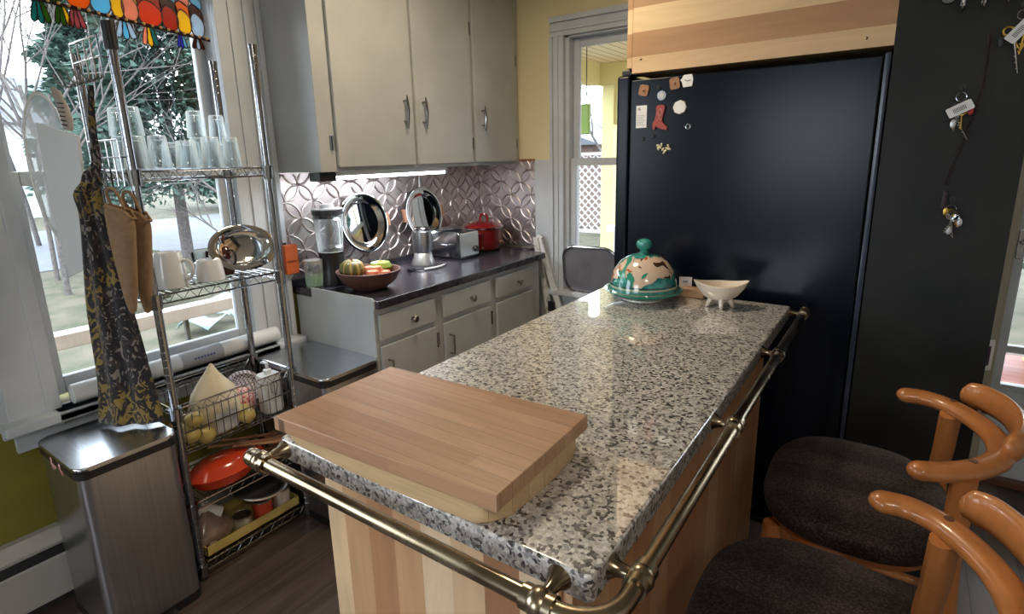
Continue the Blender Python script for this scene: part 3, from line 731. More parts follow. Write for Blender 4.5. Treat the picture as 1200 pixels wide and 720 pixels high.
# hook grids on the near end of the rack
def hookgrid(zt, zm, zh, x0, x1, nv, extra):
    mb = MB(); y = RY0-.022
    for z in (zt, zm): mb.tube([(x0, y, z), (x1, y, z)], .0028, 6)
    for i in range(nv):
        x = x0+(x1-x0)*i/(nv-1)
        pts = [(x, y, zt), (x, y, zh+.02)]
        pts += [(x+.0, y-.004, zh+.006), (x-.004, y-.022, zh-.006), (x-.008, y-.045, zh+.004), (x-.010, y-.052, zh+.03)]
        mb.tube(smoothpts(pts, 4), .0025, 6)
    mb.tube([(x0, y, zm), (x0, RY0, zm)], .0025, 6); mb.tube([(x1, y, zm), (x1, RY0, zm)], .0025, 6)
    return mb.build('hook_grid', 'darkchrome', rk)
hookgrid(1.79, 1.735, 1.672, -2.10, -1.90, 5, 0)
hookgrid(1.505, 1.455, 1.362, -2.10, -1.885, 6, 0)

# ---- drinking glasses standing upside down on the top shelf
def glass_proto(h, r, n=24, ribs=False, loc=(0, 0, 0), label='', stacked=False):
    t = MB(); t.lathe([(r*.78-.002, h-.014), (0, h-.014), (0, h), (r*.70, h), (r*.78, h-.004), (r, 0), (r-.0025, 0), (r*.78-.002, h-.014)], (0, 0, 0), n, wob=(lambda u: 1+.02*math.cos(u*2*PI*12)) if ribs else None)
    return single('drinking_glass', t, 'cup_glass', label, 'glass', loc, 'upside-down drinking glasses on the rack')
gz = SZ[0]+.005
G = [(-2.085, .80, .105, .034, 'tall', ''), (-2.02, .815, .105, .034, 'tall', ''), (-1.94, .775, .10, .034, 'tall', ''), (-1.975, .86, .105, .034, '', ''),
     (-1.93, .925, .088, .036, '', ''), (-2.04, .93, .085, .036, '', ''), (-2.00, 1.00, .10, .032, '', ''), (-1.92, 1.00, .10, .034, '', ''),
     (-1.93, 1.075, .10, .030, '', ''), (-2.02, 1.085, .09, .033, '', ''), (-2.09, 1.02, .09, .033, '', ''), (-2.085, 1.10, .09, .033, '', '')]
names = ['upside-down clear glass at the wall-side left end of the top rack shelf', 'upside-down clear glass second from the left in the back row of the rack', 'upside-down clear glass nearest the black-capped rack post', 'upside-down clear glass just right of the black-capped post',
  'short ribbed upside-down clear glass left of centre on the top shelf', 'short clear glass behind the ribbed one on the top shelf', 'upside-down clear glass carrying another glass, middle of the top shelf', 'upside-down wide clear glass at the shelf front in the middle',
  'upside-down clear glass at the front right of the top shelf', 'upside-down clear glass carrying another, right part of the top shelf', 'upside-down clear glass against the window, right of centre', 'upside-down clear glass farthest back at the right end']
for g, nm in zip(G, names): glass_proto(g[2], g[3], ribs='ribbed' in nm, loc=(g[0], g[1], gz), label=nm)
for (x, y, z, nm) in ((-2.02, .815, gz+.106, 'clear glass standing on another behind the black-capped post'), (-2.085, .80, gz+.106, 'clear glass stacked on the leftmost glass of the rack'), (-2.00, 1.00, gz+.101, 'clear glass stacked on top in the middle of the shelf'), (-2.02, 1.085, gz+.091, 'clear glass topmost of the tall stack at the right of the shelf')):
    glass_proto(.088, .030, loc=(x, y, z), label=nm)

# ---- second shelf: mugs, mill, silver dish
def mug(loc, r, h, rz, label, flare=.82):
    t = thing('mug', label, 'mug', loc, rz, 'upside-down mugs on the rack')
    MB().lathe([(r-.004, 0), (r, 0), (r*.98, h*.3), (r*flare, h*.9), (r*flare*.92, h), (r*flare*.6, h), (r*flare*.55, h-.004), (0, h-.004), (0, h-.01), (r*flare-.008, h-.012), (r-.004, 0)], n=28).build('cup', 'white', t)
    MB().tube(smoothpts([(r*.93, 0, h*.75), (r*1.35, 0, h*.72), (r*1.5, 0, h*.48), (r*1.3, 0, h*.25), (r*.97, 0, h*.2)], 5), .006, 8).build('handle', 'white', t)
s2 = SZ[1]+.005
mug((-1.955, .825, s2), .052, .115, math.radians(35), 'taller pale grey mug upside down at the left of the second shelf')
mug((-1.945, .950, s2), .046, .072, math.radians(200), 'shorter pale grey mug upside down beside the taller one', .85)
MB().build
t = single('steel_tumbler', MB().lathe([(0, 0), (.03, 0), (.036, .10), (.034, .10), (.028, .004), (0, .004)], n=24), 'darkchrome', 'dark steel tumbler behind the mugs on the second shelf', 'tumbler', (-2.06, .86, s2))
t = thing('pepper_mill', 'dark red pear-shaped pepper mill with thin stem on the second shelf', 'pepper mill', (-1.985, 1.03, s2))
MB().lathe([(0, 0), (.024, 0), (.029, .02), (.031, .045), (.026, .075), (.017, .098), (.009, .104), (0, .105)], n=24).build('body', mat('dark_red_wood', (.06, .012, .012), .2, coat=.6), t)
MB().lathe([(0, .104), (.006, .105), (.005, .13), (.008, .135), (.007, .145), (0, .147)], n=14).build('knob', 'wood_dark', t)
MB().tube(smoothpts([(.02, 0, .09), (.045, .01, .085), (.05, .01, .05), (.03, 0, .03)], 5), .004, 8).build('handle', 'black', t)
t = single('glass_tumbler', MB().lathe([(0, 0), (.026, 0), (.03, .08), (.028, .08), (.024, .005), (0, .005)], n=24), 'glass', 'small grey glass behind the dark red pepper mill', 'glass', (-2.075, .985, s2))
# silver platter leaning on the right of the shelf
ov = MB()
def ovalplate(mb, ra, rb, rim, mt, n=40, depth=.014, th=.003):
    prof = [(0, 0), (.62, 0), (.70, .2), (.80, 1), (.97, 1.15), (1, 1.1), (.97, 1.0), (.80, .8), (.70, 0-.05), (.62, -.2), (0, -.2)]
    rings = []
    for (u, h) in prof:
        if u == 0: rings.append([mb.bm.verts.new(mt @ Vector((0, 0, h*depth)))])
        else: rings.append([mb.bm.verts.new(mt @ Vector((ra*u*math.cos(k*2*PI/n), rb*u*math.sin(k*2*PI/n), h*depth))) for k in range(n)])
    for A, B in zip(rings, rings[1:]):
        for k in range(n):
            k2 = (k+1) % n
            if len(A) == 1: mb.bm.faces.new((A[0], B[k], B[k2]))
            elif len(B) == 1: mb.bm.faces.new((A[k], A[k2], B[0]))
            else: mb.bm.faces.new((A[k], A[k2], B[k2], B[k]))
mt = Matrix.Rotation(math.radians(-4), 4, 'Z') @ Matrix.Rotation(math.radians(66), 4, 'Y')
ovalplate(ov, .088, .125, 0, mt, depth=.018)
single('silver_platter', ov, 'mirror', 'polished oval silver platter leaning at the right end of the second shelf', 'platter', (-1.965, 1.085, s2+.086))

# ---- basket contents
random.seed(3)
bgt = thing('cloth_bag', 'crumpled cream cloth bag with pointed top in the wire basket', 'bag', (-1.955, .90, zb+.004))
mb = MB(); rows = []
for j, (z, a, b, ox, oy) in enumerate([(0, .045, .065, 0, 0), (.02, .062, .085, 0, 0), (.07, .066, .090, 0, .0), (.12, .060, .082, 0, 0), (.155, .048, .070, 0, .0), (.19, .030, .045, -.005, .004), (.225, .014, .020, -.006, .008), (.252, .003, .004, -.008, .012)]):
    rows.append([(ox+a*math.cos(k*2*PI/22)*(1+.12*math.sin(5*k+2*j)*(j > 1)), oy+b*math.sin(k*2*PI/22)*(1+.10*math.cos(3*k+j)), z) for k in range(22)])
mb.grid(rows, closed=True); mb.build('sack', speckle('cream_cloth', (.62, .53, .36), (.70, .62, .46), 20, .85, sheen=.2), bgt, smooth=60)
mb = MB(); mb.grid([[(.071+.003*math.sin(3*v+u*5), -.035+u*.075, .02+v*.07) for u in [k/6 for k in range(7)]] for v in [k/5 for k in range(6)]]); mb.build('grey_label', speckle('grey_print', (.38, .40, .42), (.5, .5, .5), 60, .7), bgt, label='grey printed patch')
M['onion'] = speckle('yellow_onion', (.40, .30, .08), (.55, .44, .16), 15, .35)
for i, (x, y, z, lb) in enumerate([(-1.90, .785, .05, 'yellow onion at the near front corner of the basket'), (-1.895, .83, .03, 'yellow onion low beside the cloth bag'), (-1.96, .79, .04, 'yellow onion at the near end behind another'), (-1.90, .985, .04, 'yellow onion right of the cloth bag'), (-1.95, 1.0, .035, 'yellow onion behind the one right of the bag'), (-2.03, .80, .04, 'yellow onion at the wall side of the basket'), (-1.90, .80, .10, 'yellow onion heaped on top near the bag'), (-2.05, .87, .04, 'yellow onion against the wall side, behind the bag')]):
    mb = MB(); mb.lathe([(0, -.028), (.014, -.026), (.028, -.012), (.031, .002), (.024, .018), (.010, .027), (.004, .036), (0, .038)], n=16, rot=E_(30*i, 20*i, 0)); single('onion', mb, 'onion', lb, 'onion', (x, y, zb+z), 'onions in the wire basket')
mb = MB()
mb.lathe([(0, 0), (.05, 0), (.06, .02), (.055, .06), (.035, .09), (.01, .105), (0, .106)], n=18, wob=lambda u: 1+.06*math.sin(u*2*PI*5), sc=(.9, .85, 1))
mm = mat('red_mesh', (.5, .05, .06), .6); g = N(mm); vv = g.n('TexVoronoi'); vv.inputs['Scale'].default_value = 90; g.l(g.co(), vv.inputs['Vector']); g.color(g.ramp(vv.outputs['Distance'], [(.3, (.55, .06, .07)), (.5, (.72, .50, .45))]))
single('mesh_bag', mb, mm, 'red and white mesh bag of produce behind the cream bag', 'bag', (-2.02, 1.035, zb+.006))
# latticed plate standing in the basket
mm = mat('lattice_plate', (.6, .6, .6), .4); g = N(mm); ck = g.n('TexChecker'); ck.inputs['Scale'].default_value = 130; g.l(g.co(), ck.inputs['Vector']); ck.inputs[1].default_value = (.55, .52, .55, 1); ck.inputs[2].default_value = (.10, .08, .12, 1); g.color(ck.outputs['Color'])
mb = MB(); ovalplate(mb, .07, .075, 0, Matrix.Rotation(math.radians(48), 4, 'Y'), depth=.012); single('woven_basket_plate', mb, mm, 'round dark checked plate standing on edge behind the red mesh bag', 'plate', (-2.075, 1.08, zb+.075))
t = thing('soap_bottle', 'large white soap bottle with swing clip at the far end of the basket', 'bottle', (-1.935, 1.105, zb+.005))
MB().prism(rrect(-.034, -.036, .034, .036, .012), 0, .150, bevel=.006).build('body', 'plastic_w', t)
mb = MB(); mb.lathe([(0, .149), (.015, .15), (.015, .168), (.006, .17), (.006, .195), (0, .195)], n=14); mb.tube([(0, 0, .19), (-.02, .0, .196), (-.035, 0, .188)], .005, 8); mb.build('pump', 'plastic_w', t)
mb = MB(); mb.tube([(.037, -.015, .12), (.040, 0, .128), (.040, .012, .115), (.040, .0, .07), (.038, -.014, .085)], .0018, 6, closed=True); mb.build('clip', 'darkchrome', t)
# roll on the sill
t = thing('paper_roll', 'long white cardboard roll with grey label lying on the window sill', 'roll', (WX+.045, .95, .70), world=True)
MB().cyl((WX+.036, .56, .694), (WX+.036, 1.31, .694), .033, n=28).build('tube', 'plastic_w', t)
MB().cyl((WX+.036, .90, .694), (WX+.036, 1.06, .694), .0336, n=28).build('label_band', mat('grey_band', (.36, .37, .40), .6), t, label='grey printed band')
mb = MB()
for k in range(7): mb.box((WX+.0690, .945+k*.012, .696), (WX+.0702, .952+k*.012, .704), rot=None)
mb.build('printed_word', mat('blue_ink', (.08, .12, .3), .6), t)

# ---- fourth shelf: red casserole, black pot, utensils
s4 = SZ[2]+.005
t = thing('red_casserole', 'glossy orange-red oval lidded pan on the fourth rack shelf', 'pan', (-1.93, .885, s4))
MB().lathe([(0, 0), (.06, 0), (.085, .008), (.10, .035), (.103, .045), (.098, .045), (.08, .012), (0, .006)], n=36, sc=(.80, 1.18, 1)).build('base', 'orange_red', t)
MB().lathe([(.106, .045), (.108, .050), (.10, .056), (.085, .078), (.05, .092), (0, .094), (0, .088), (.1, .045), (.106, .045)], n=36, sc=(.80, 1.18, 1)).build('lid', 'orange_red', t)
MB().prism(rrect(-.022, .105, .022, .155, .012), .046, .056, bevel=.003).build('handle', 'orange_red', t)
t = thing('black_pot', 'small black pot behind the orange-red pan at the near end', 'pot', (-2.00, .79, s4+.098))
MB().lathe([(0, 0), (.03, 0), (.042, .02), (.045, .05), (.038, .075), (0, .082)], n=24).build('body', 'black_pan', t)
MB().lathe([(0, .08), (.008, .082), (.012, .092), (0, .097)], n=14).build('knob', 'black', t)
t.location = (-2.075, .775, s4)
for i, (p, q, lb) in enumerate([((-1.93, .93, s4+.11), (-1.88, 1.13, s4+.055), 'wooden spoon with oval head lying over the red pan'), ((-1.99, .87, s4+.115), (-1.93, 1.11, s4+.06), 'brown wooden spatula lying behind the spoon'), ((-2.03, .93, s4+.10), (-2.0, 1.13, s4+.05), 'dark wooden spoon at the back of the fourth shelf')]):
    t = thing('wooden_spoon', lb, 'spoon', p, 0, 'wooden utensils on the rack', world=True)
    MB().tube([p, q], .006, 8).build('handle', 'spoonwood', t)
    v = Vector(q); MB().sph(v, .03, 16, (.75, 1.3, .3)).build('spoon_head', 'spoonwood', t)
cb_ = MB(); cb_.box((-1.99, .99, s4), (-1.90, 1.15, s4+.012), .004); single('small_wooden_board', cb_, 'spoonwood', 'small wooden board under the spoons at the far end of the fourth shelf', 'board')
# ---- bottom shelf: yellow tray with cans, cup, bags, pan
s5 = SZ[3]+.005
t = thing('cardboard_tray', 'yellow shallow cardboard tray along the front of the bottom shelf', 'tray', (-1.96, .95, s5), world=True)
mb = MB(); xa, xb, ya, yb = -2.09, -1.885, .765, 1.14
mb.box((xa, ya, s5), (xb, yb, s5+.003)); mb.box((xb-.003, ya, s5), (xb, yb, s5+.038)); mb.box((xa, ya, s5), (xa+.003, yb, s5+.038)); mb.box((xa, ya, s5), (xb, ya+.003, s5+.038)); mb.box((xa, yb-.003, s5), (xb, yb, s5+.038))
mb.build('tray', speckle('yellow_card', (.50, .38, .10), (.60, .48, .16), 12, .7), t)
M['tinlid'] = mat('tin_lid', (.45, .42, .38), .35, 1)
def can(loc, r, h, col, label):
    t = thing('food_can', label, 'can', loc, 0, 'food cans on the bottom shelf')
    MB().lathe([(0, 0), (r, 0), (r, h), (r-.002, h), (r-.003, h-.003), (0, h-.003)], n=24).build('can_body', 'tinlid', t)
    MB().lathe([(r+.0005, .006), (r+.0008, h-.008)], n=24).build('paper_label', mat('can_label', col, .5), t)
can((-1.93, 1.01, s5+.004), .036, .082, (.55, .07, .03), 'squat can with orange-red label in the tray')
can((-1.93, 1.092, s5+.004), .034, .088, (.55, .48, .40), 'can with cream label at the far end of the tray')
can((-2.02, 1.08, s5+.004), .034, .085, (.30, .26, .16), 'can with olive label behind the cream one')
can((-1.93, .925, s5+.004), .034, .060, (.42, .38, .30), 'short beige can left of the orange-red one')
mb = MB(); mb.lathe([(0, 0), (.022, 0), (.031, .075), (.033, .078), (.029, .078), (.021, .003), (0, .003)], n=24, rot=E_(70, 0, -40)); single('white_cup', mb, 'white', 'white cup tipped on its side on the bottom shelf', 'cup', (-1.945, .865, s5+.10))
t = thing('stacked_pan', 'dark round frying pan stacked beyond the red pan', 'pan', (-1.955, 1.02, s5+.115))
MB().lathe([(0, 0), (.075, 0), (.10, .03), (.104, .032), (.10, .036), (.073, .006), (0, .006)], n=36, rot=E_(0, 12, 0)).build('bowl', 'black_pan', t)
MB().lathe([(.105, .026), (.109, .031), (.105, .036)], n=36, rot=E_(0, 12, 0)).build('rim', 'tinlid', t)
mb = MB(); rows = []
for j in range(9):
    z = j*.016; rad = (.06, .075, .08, .078, .07, .06, .045, .028, .008)[j]
    rows.append([(rad*.75*math.cos(k*2*PI/20)*(1+.15*math.sin(3*k+j*2)), rad*1.05*math.sin(k*2*PI/20)*(1+.12*math.cos(4*k+j)), z) for k in range(20)])
mb.grid(rows, closed=True)
single('plastic_food_bag', mb, speckle('brown_plastic', (.16, .10, .075), (.32, .22, .18), 18, .3, coat=.5), 'crumpled clear bag of brown food at the near end of the bottom shelf', 'bag', (-1.955, .81, s5+.005))

# ================================================================== HANGING THINGS AT THE RACK
def cloth(rows, name, m, label, cat, amp=.012, ncol=18, folds=3.2, thick=.003, flip=1):
    """rows: (left, right) world points; gently folded cloth hung between them"""
    L = smoothpts([r[0] for r in rows], 4); R = smoothpts([r[1] for r in rows], 4)
    out = []
    for j, (a, b) in enumerate(zip(L, R)):
        d = (b-a); nrm = Vector((d.y, -d.x, 0)).normalized(); row = []
        for k in range(ncol+1):
            u = k/ncol; off = math.sin(u*folds*2*PI + j*.06)*amp*math.sin(PI*min(1, u*1.0+.05))*min(1, d.length/.08)
            bul = math.sin(PI*u)*.02*min(1, d.length/.08)
            row.append(a+d*u+nrm*(off+bul))
        out.append(row)
    mb = MB(); mb.grid(out); o = mb.build(name, m, smooth=0); mo = o.modifiers.new('thick', 'SOLIDIFY'); mo.thickness = thick; mo.offset = 0
    return one(o, label, cat)
ap = [((-1.924, .680, 1.655), (-1.913, .689, 1.655)), ((-1.938, .668, 1.539), (-1.923, .680, 1.538)), ((-1.945, .660, 1.44), (-1.927, .678, 1.44)), ((-1.968, .643, 1.412), (-1.934, .671, 1.411)),
      ((-1.978, .635, 1.383), (-1.936, .67, 1.381)), ((-1.998, .619, 1.352), (-1.938, .668, 1.352)), ((-1.994, .622, 1.30), (-1.940, .666, 1.30)), ((-1.996, .619, 1.245), (-1.934, .671, 1.242)),
      ((-2.003, .613, 1.168), (-1.925, .68, 1.164)), ((-2.019, .601, 1.008), (-1.917, .687, 1.002)), ((-2.023, .597, .897), (-1.908, .693, .89)), ((-2.029, .592, .755), (-1.898, .70, .745)), ((-2.045, .578, .618), (-1.886, .708, .615))]
o = cloth(ap, 'apron', 'apron', 'black apron with yellow leaf scrolls hanging from the rack hooks over the bin', 'apron', amp=.011, folds=2.3, thick=.005)
# two tan oven mitts
def mitt(dx, dy, label, dz=0, w_=1.0):
    t = thing('oven_mitt', label, 'oven mitt', (-1.87, .68, 1.36+dz), 0, 'tan oven mitts on the rack hook')
    d = Vector((math.cos(math.radians(40)), math.sin(math.radians(40)), 0)); nr = Vector((d.y, -d.x, 0))
    out = [(0, -.035), (.10*w_, -.075), (.095*w_, -.16), (.055*w_, -.33), (.03*w_, -.365), (.006*w_, -.355), (-.002, -.30), (-.010, -.18), (-.012, -.06)]
    P = smoothpts([(a, b, 0) for a, b in out], 5, True)
    rows = []
    for s_, off in ((.0, .018), (.55, .016), (.85, .011), (1, 0), (.85, -.011), (.55, -.016), (0, -.018)):
        cx, cz = .035*w_, -.19
        rows.append([d*(cx+(p.x-cx)*max(s_, .001))+Vector((0, 0, 1))*(cz+(p.y-cz)*max(s_, .001))+nr*(off+dy)+d*dx for p in P])
    mb = MB(); mb.grid(rows, closed=True); mb.build('mitt_body', 'mitt', t, smooth=60)
    lp = MB(); lp.tube([tuple(d*(x+dx)+Vector((0, 0, z))+nr*dy) for x, z in smoothpts_2([(.012, -.045), (.002, -.01), (.012, .008), (.03, -.005), (.045, -.055)])], .0045, 6); lp.build('hanging_loop', 'mitt', t)
    cf = MB(); cf.tube([tuple(d*(x+dx)+Vector((0, 0, z))+nr*(dy+o_)) for x, z, o_ in ((-.012, -.045, .0), (.0, -.040, .016), (.05, -.058, .02), (.10*w_, -.08, .012), (.102*w_, -.082, -.01), (.05, -.058, -.018), (.0, -.04, -.014))], .005, 6, closed=True); cf.build('cuff_binding', 'mitt', t)
def smoothpts_2(p): return [(v.x, v.y) for v in smoothpts([(a, b, 0) for a, b in p], 5)]
mitt(-.018, .018, 'tan cotton oven mitt hanging in front beside the black apron', 0, .62)
mitt(.0, -.026, 'tan cotton oven mitt hanging behind the other, nearer the rack post', -.012, .64)
# splatter screen / sieve and white cutting board on the left hooks
t = thing('mesh_splatter_screen', 'big round translucent mesh screen hanging left of the rack', 'splatter screen', (-2.105, .612, 1.425))
sm_ = mat('fine_mesh', (.70, .75, .78), .5, alpha=.42)
rot = Euler((math.radians(90), 0, math.radians(62)))
mb = MB(); mb.lathe([(0, 0), (.135, 0), (.135, .0015), (0, .0015)], n=48, rot=rot, sc=(.42, 1.62, 1)); mb.build('mesh_disc', sm_, t)
mb = MB(); mb.lathe([(.131, -.003), (.138, -.003), (.138, .005), (.131, .005), (.131, -.003)], n=48, rot=rot, sc=(.42, 1.62, 1)); mb.build('rim', 'plastic_w', t)
t = thing('white_cutting_board', 'white plastic cutting board hanging beside the apron', 'cutting board', (-2.02, .615, 1.555))
mb = MB(); R_ = Matrix.Rotation(math.radians(35), 4, 'Z') @ Matrix.Rotation(math.radians(2), 4, 'Y')
mb.prism([(-.052, 0), (.060, -.035), (.055, -.20), (.055, -.41), (-.035, -.455), (-.052, -.20)], -.006, .006, axis=1, mt=R_, bevel=.002); mb.build('board', 'plastic_w', t)
t = thing('hanging_brush', 'grey ridged plastic handled brush hanging above the white cutting board', 'brush', (-2.02, .63, 1.60))
mb = MB(); mb.tube(smoothpts([(-.006, -.004, .05), (0, 0, .04), (.012, .006, 0), (.016, .010, -.045), (.012, .008, -.065)], 4), [.008]*4+[.013]*4+[.015]*4+[.013]*4+[.01], 10, flat=(1, .8)); mb.build('handle', mat('grey_tan', (.42, .38, .34), .5), t)
mb = MB()
for k in range(6): mb.tube([(.012+.001*k, -.006, .01-.012*k), (.026, .004, .008-.012*k)], .002, 6)
mb.build('grip_ridges', 'black_matte', t)

# ---- stained glass valance of birds
sg = thing('stained_glass_birds', 'hanging stained glass panel of colourful birds perched on a branch at the window top', 'stained glass', (-2.165, .9, 1.90), world=True)
def gmat(n, c):
    m = mat(n, c, .25); b = m.node_tree.nodes['Principled BSDF']; t = m.node_tree
    tr = t.nodes.new('ShaderNodeBsdfTranslucent'); tr.inputs[0].default_value = (*c, 1); tp = t.nodes.new('ShaderNodeBsdfTransparent'); tp.inputs[0].default_value = (*c, 1)
    a = t.nodes.new('ShaderNodeMixShader'); a.inputs[0].default_value = .35; mx = t.nodes.new('ShaderNodeMixShader'); mx.inputs[0].default_value = .75
    t.links.new(tr.outputs[0], a.inputs[1]); t.links.new(tp.outputs[0], a.inputs[2]); t.links.new(b.outputs[0], mx.inputs[1]); t.links.new(a.outputs[0], mx.inputs[2]); t.links.new(mx.outputs[0], t.nodes['Material Output'].inputs[0])
    return m
GC = dict(orange=(.85, .25, .02), amber=(.75, .12, .03), yellow=(.90, .62, .04), blue=(.25, .62, .80), pink=(.85, .40, .28), teal=(.02, .30, .28), green=(.08, .22, .02), rose=(.55, .18, .20), red=(.55, .07, .03), pale=(.55, .65, .75), deep=(.08, .12, .6), brown=(.12, .03, .02))
GM = {k: gmat('art_glass_'+k, c) for k, c in GC.items()}
M['lead'] = mat('lead_came', (.03, .012, .015), .4, .5)
def shard(pts, col, parent, name, x=-2.165):
    P = [(p.x, p.y) for p in smoothpts([(a, b, 0) for a, b in pts], 3, True)]
    o = MB().prism(P, x-.0015, x+.0015, axis=0).build(name, GM[col], parent)
    MB().tube([(x, a, b) for a, b in P], .0022, 5, closed=True).build('leading', 'lead', o)
    return o
ZB = lambda y: 1.918 - (y-.68)*.085
br = MB(); br.tube([(-2.165, y, ZB(y)) for y in [.60+.02*k for k in range(30)]], .0075, 8, flat=(.6, 1)); br.build('branch', 'lead', sg)
br = MB()
for k in range(22): y = .62+k*.026; br.sph((-2.157, y, ZB(y)+.002), .0052, 10)
br.build('bead_row', mat('amber_bead', (.65, .38, .12), .2, coat=.5), sg)
birds = [(.60, .665, 'teal', 'green', 'green'), (.675, .745, 'green', 'yellow', 'orange'), (.748, .812, 'orange', 'amber', 'teal'), (.812, .868, 'blue', 'pale', 'amber'), (.868, .905, 'yellow', 'orange', 'red'), (.900, .948, 'pink', 'yellow', 'green'), (.948, 1.022, 'amber', 'red', 'teal'), (1.022, 1.075, 'red', 'brown', 'blue'), (1.072, 1.120, 'yellow', 'orange', 'pink'), (1.118, 1.165, 'pale', 'brown', 'blue')]
for y0, y1, c1, c2, c3 in birds:
    y, wd_ = (y0+y1)/2, (y1-y0); z = ZB(y)+.006
    b = shard([(y0+.004, z+.01), (y0, z+.03), (y0+.002, z+.055), (y0+wd_*.3, z+.075), (y1-wd_*.3, z+.068), (y1, z+.045), (y1, z+.02), (y1-wd_*.25, z-.001), (y0+wd_*.25, z+.001)], c1, sg, 'bird_body')
    shard([(y0+.002, z+.06), (y0+wd_*.3, z+.077), (y1-wd_*.3, z+.070), (y1, z+.05), (y1-.002, z+.085), (y-.005, z+.105), (y0, z+.09)], c2, sg, 'bird_wing')
    shard([(y-wd_*.2, z+.108), (y1-.006, z+.09), (y1, z+.115), (y, z+.14), (y-wd_*.35, z+.125)], c3, sg, 'bird_head')
for ya, yb, tl, cs_ in ((.650, .700, .062, ('teal', 'teal', 'green')), (.708, .752, .055, ('green', 'green', 'yellow')), (.742, .790, .055, ('rose', 'rose', 'rose')), (.868, .932, .055, ('pale', 'blue', 'pale')), (.945, 1.0, .062, ('pink', 'yellow', 'teal')), (1.060, 1.095, .045, ('deep', 'deep', 'blue')), (1.112, 1.158, .036, ('brown', 'pale', 'brown'))):
    ym = (ya+yb)/2; z = ZB(ym)-.006; w3 = (yb-ya)/3
    for q in (0, 1, 2):
        t0, b0 = ym+(q-1)*w3*.45, ym+(q-1)*w3*1.0
        shard([(t0-w3*.25, z), (t0+w3*.25, z), (b0+w3*.45, z-tl*.75), (b0+w3*.1, z-tl*(.98 if q == 1 else .9)), (b0-w3*.4, z-tl*.78)], cs_[q], sg, 'tail_feather')

# ================================================================== BINS
def bin_(loc, sx, sy, h, label, group, lidm='steel_lid', hinge=True, rzz=0, lid_over=.004):
    t = thing('step_bin', label, 'trash can', loc, rzz, group)
    pr = rrect(-sx/2, -sy/2, sx/2, sy/2, .03); 
    mb = MB(); mb.prism(pr, .03, h-.035); mb.build('body', 'steel', t)
    MB().prism(rrect(-sx/2-.002, -sy/2-.002, sx/2+.002, sy/2+.002, .03), 0, .03).build('base_ring', 'black', t)
    MB().prism(rrect(-sx/2-.003, -sy/2-.003, sx/2+.003, sy/2+.003, .03), h-.037, h-.014).build('rim', 'black', t)
    MB().prism(rrect(-sx/2-lid_over, -sy/2-lid_over, sx/2+lid_over, sy/2+lid_over, .032), h-.013, h, bevel=.005).build('lid', lidm, t)
    p = MB(); p.box((sx/2, -.04, .012), (sx/2+.04, .04, .02), .003); p.build('pedal', 'black', t)
    return t
t = bin_((-1.955, .565, 0), .325, .265, .605, 'tall brushed steel step bin under the hanging apron', 'steel step bins')
mb = MB(); mb.grid([[(-.06+.10*u, -.1335-.003*math.sin(9*u), .585-.028*v*(1+.4*math.sin(7*u))) for u in [k/8 for k in range(9)]] for v in (0, .5, 1)]); o = mb.build('bin_liner', mat('pink_liner', (.65, .32, .30), .4), t, label='pink liner edge peeking out'); so = o.modifiers.new('t', 'SOLIDIFY'); so.thickness = .002
t = bin_((-1.895, 1.298, 0), .45, .27, .64, 'low wide steel step bin beside the base cabinet', 'steel step bins')

# ================================================================== COUNTERTOP THINGS
CZ = CT+.0355
# blender
t = thing('blender', 'black blender with clear jug standing against the backsplash', 'blender', (-2.085, 1.565, CZ), math.radians(-10))
MB().lathe([(0, 0), (.070, 0), (.072, .01), (.060, .06), (.054, .13), (.058, .15), (0, .15)], n=32).build('motor_base', 'black', t)
MB().lathe([(.050, .15), (.054, .152), (.060, .24), (.066, .315), (.063, .315), (.057, .24), (.050, .156), (.0, .156)], n=32).build('jug', 'cup_glass', t)
MB().tube(smoothpts([(.062, .0, .30), (.098, 0, .298), (.106, 0, .24), (.098, 0, .185), (.058, 0, .18)], 5), .007, 10).build('jug_handle', 'cup_glass', t)
MB().lathe([(0, .300), (.060, .300), (.062, .315), (.068, .318), (.068, .338), (.03, .342), (.03, .355), (0, .357)], n=32).build('lid', 'black', t)
MB().lathe([(0, .338), (.069, .339), (.069, .344), (.032, .346), (.032, .358), (.026, .362), (0, .362)], n=32).build('lid_cap', 'silver_pl', t)
mb = MB()
for k in range(4): a = k*PI/2+.4; mb.tube([(0, 0, .158), (.03*math.cos(a), .03*math.sin(a), .172)], .003, 6)
mb.build('blade', 'chrome', t)
# jar
t = thing('green_jar', 'clear jar half full of pale green powder left of the blender', 'jar', (-2.10, 1.475, CZ))
MB().lathe([(0, 0), (.036, 0), (.038, .01), (.040, .105), (.038, .108), (.036, .012), (0, .006)], n=28).build('jar_glass', 'cup_glass', t)
MB().lathe([(0, .007), (.0345, .008), (.0355, .058), (0, .063)], n=24).build('contents', mat('pale_green', (.35, .48, .30), .7), t)
MB().lathe([(0, .108), (.041, .106), (.041, .124), (0, .126)], n=28).build('lid', 'silver_pl', t)
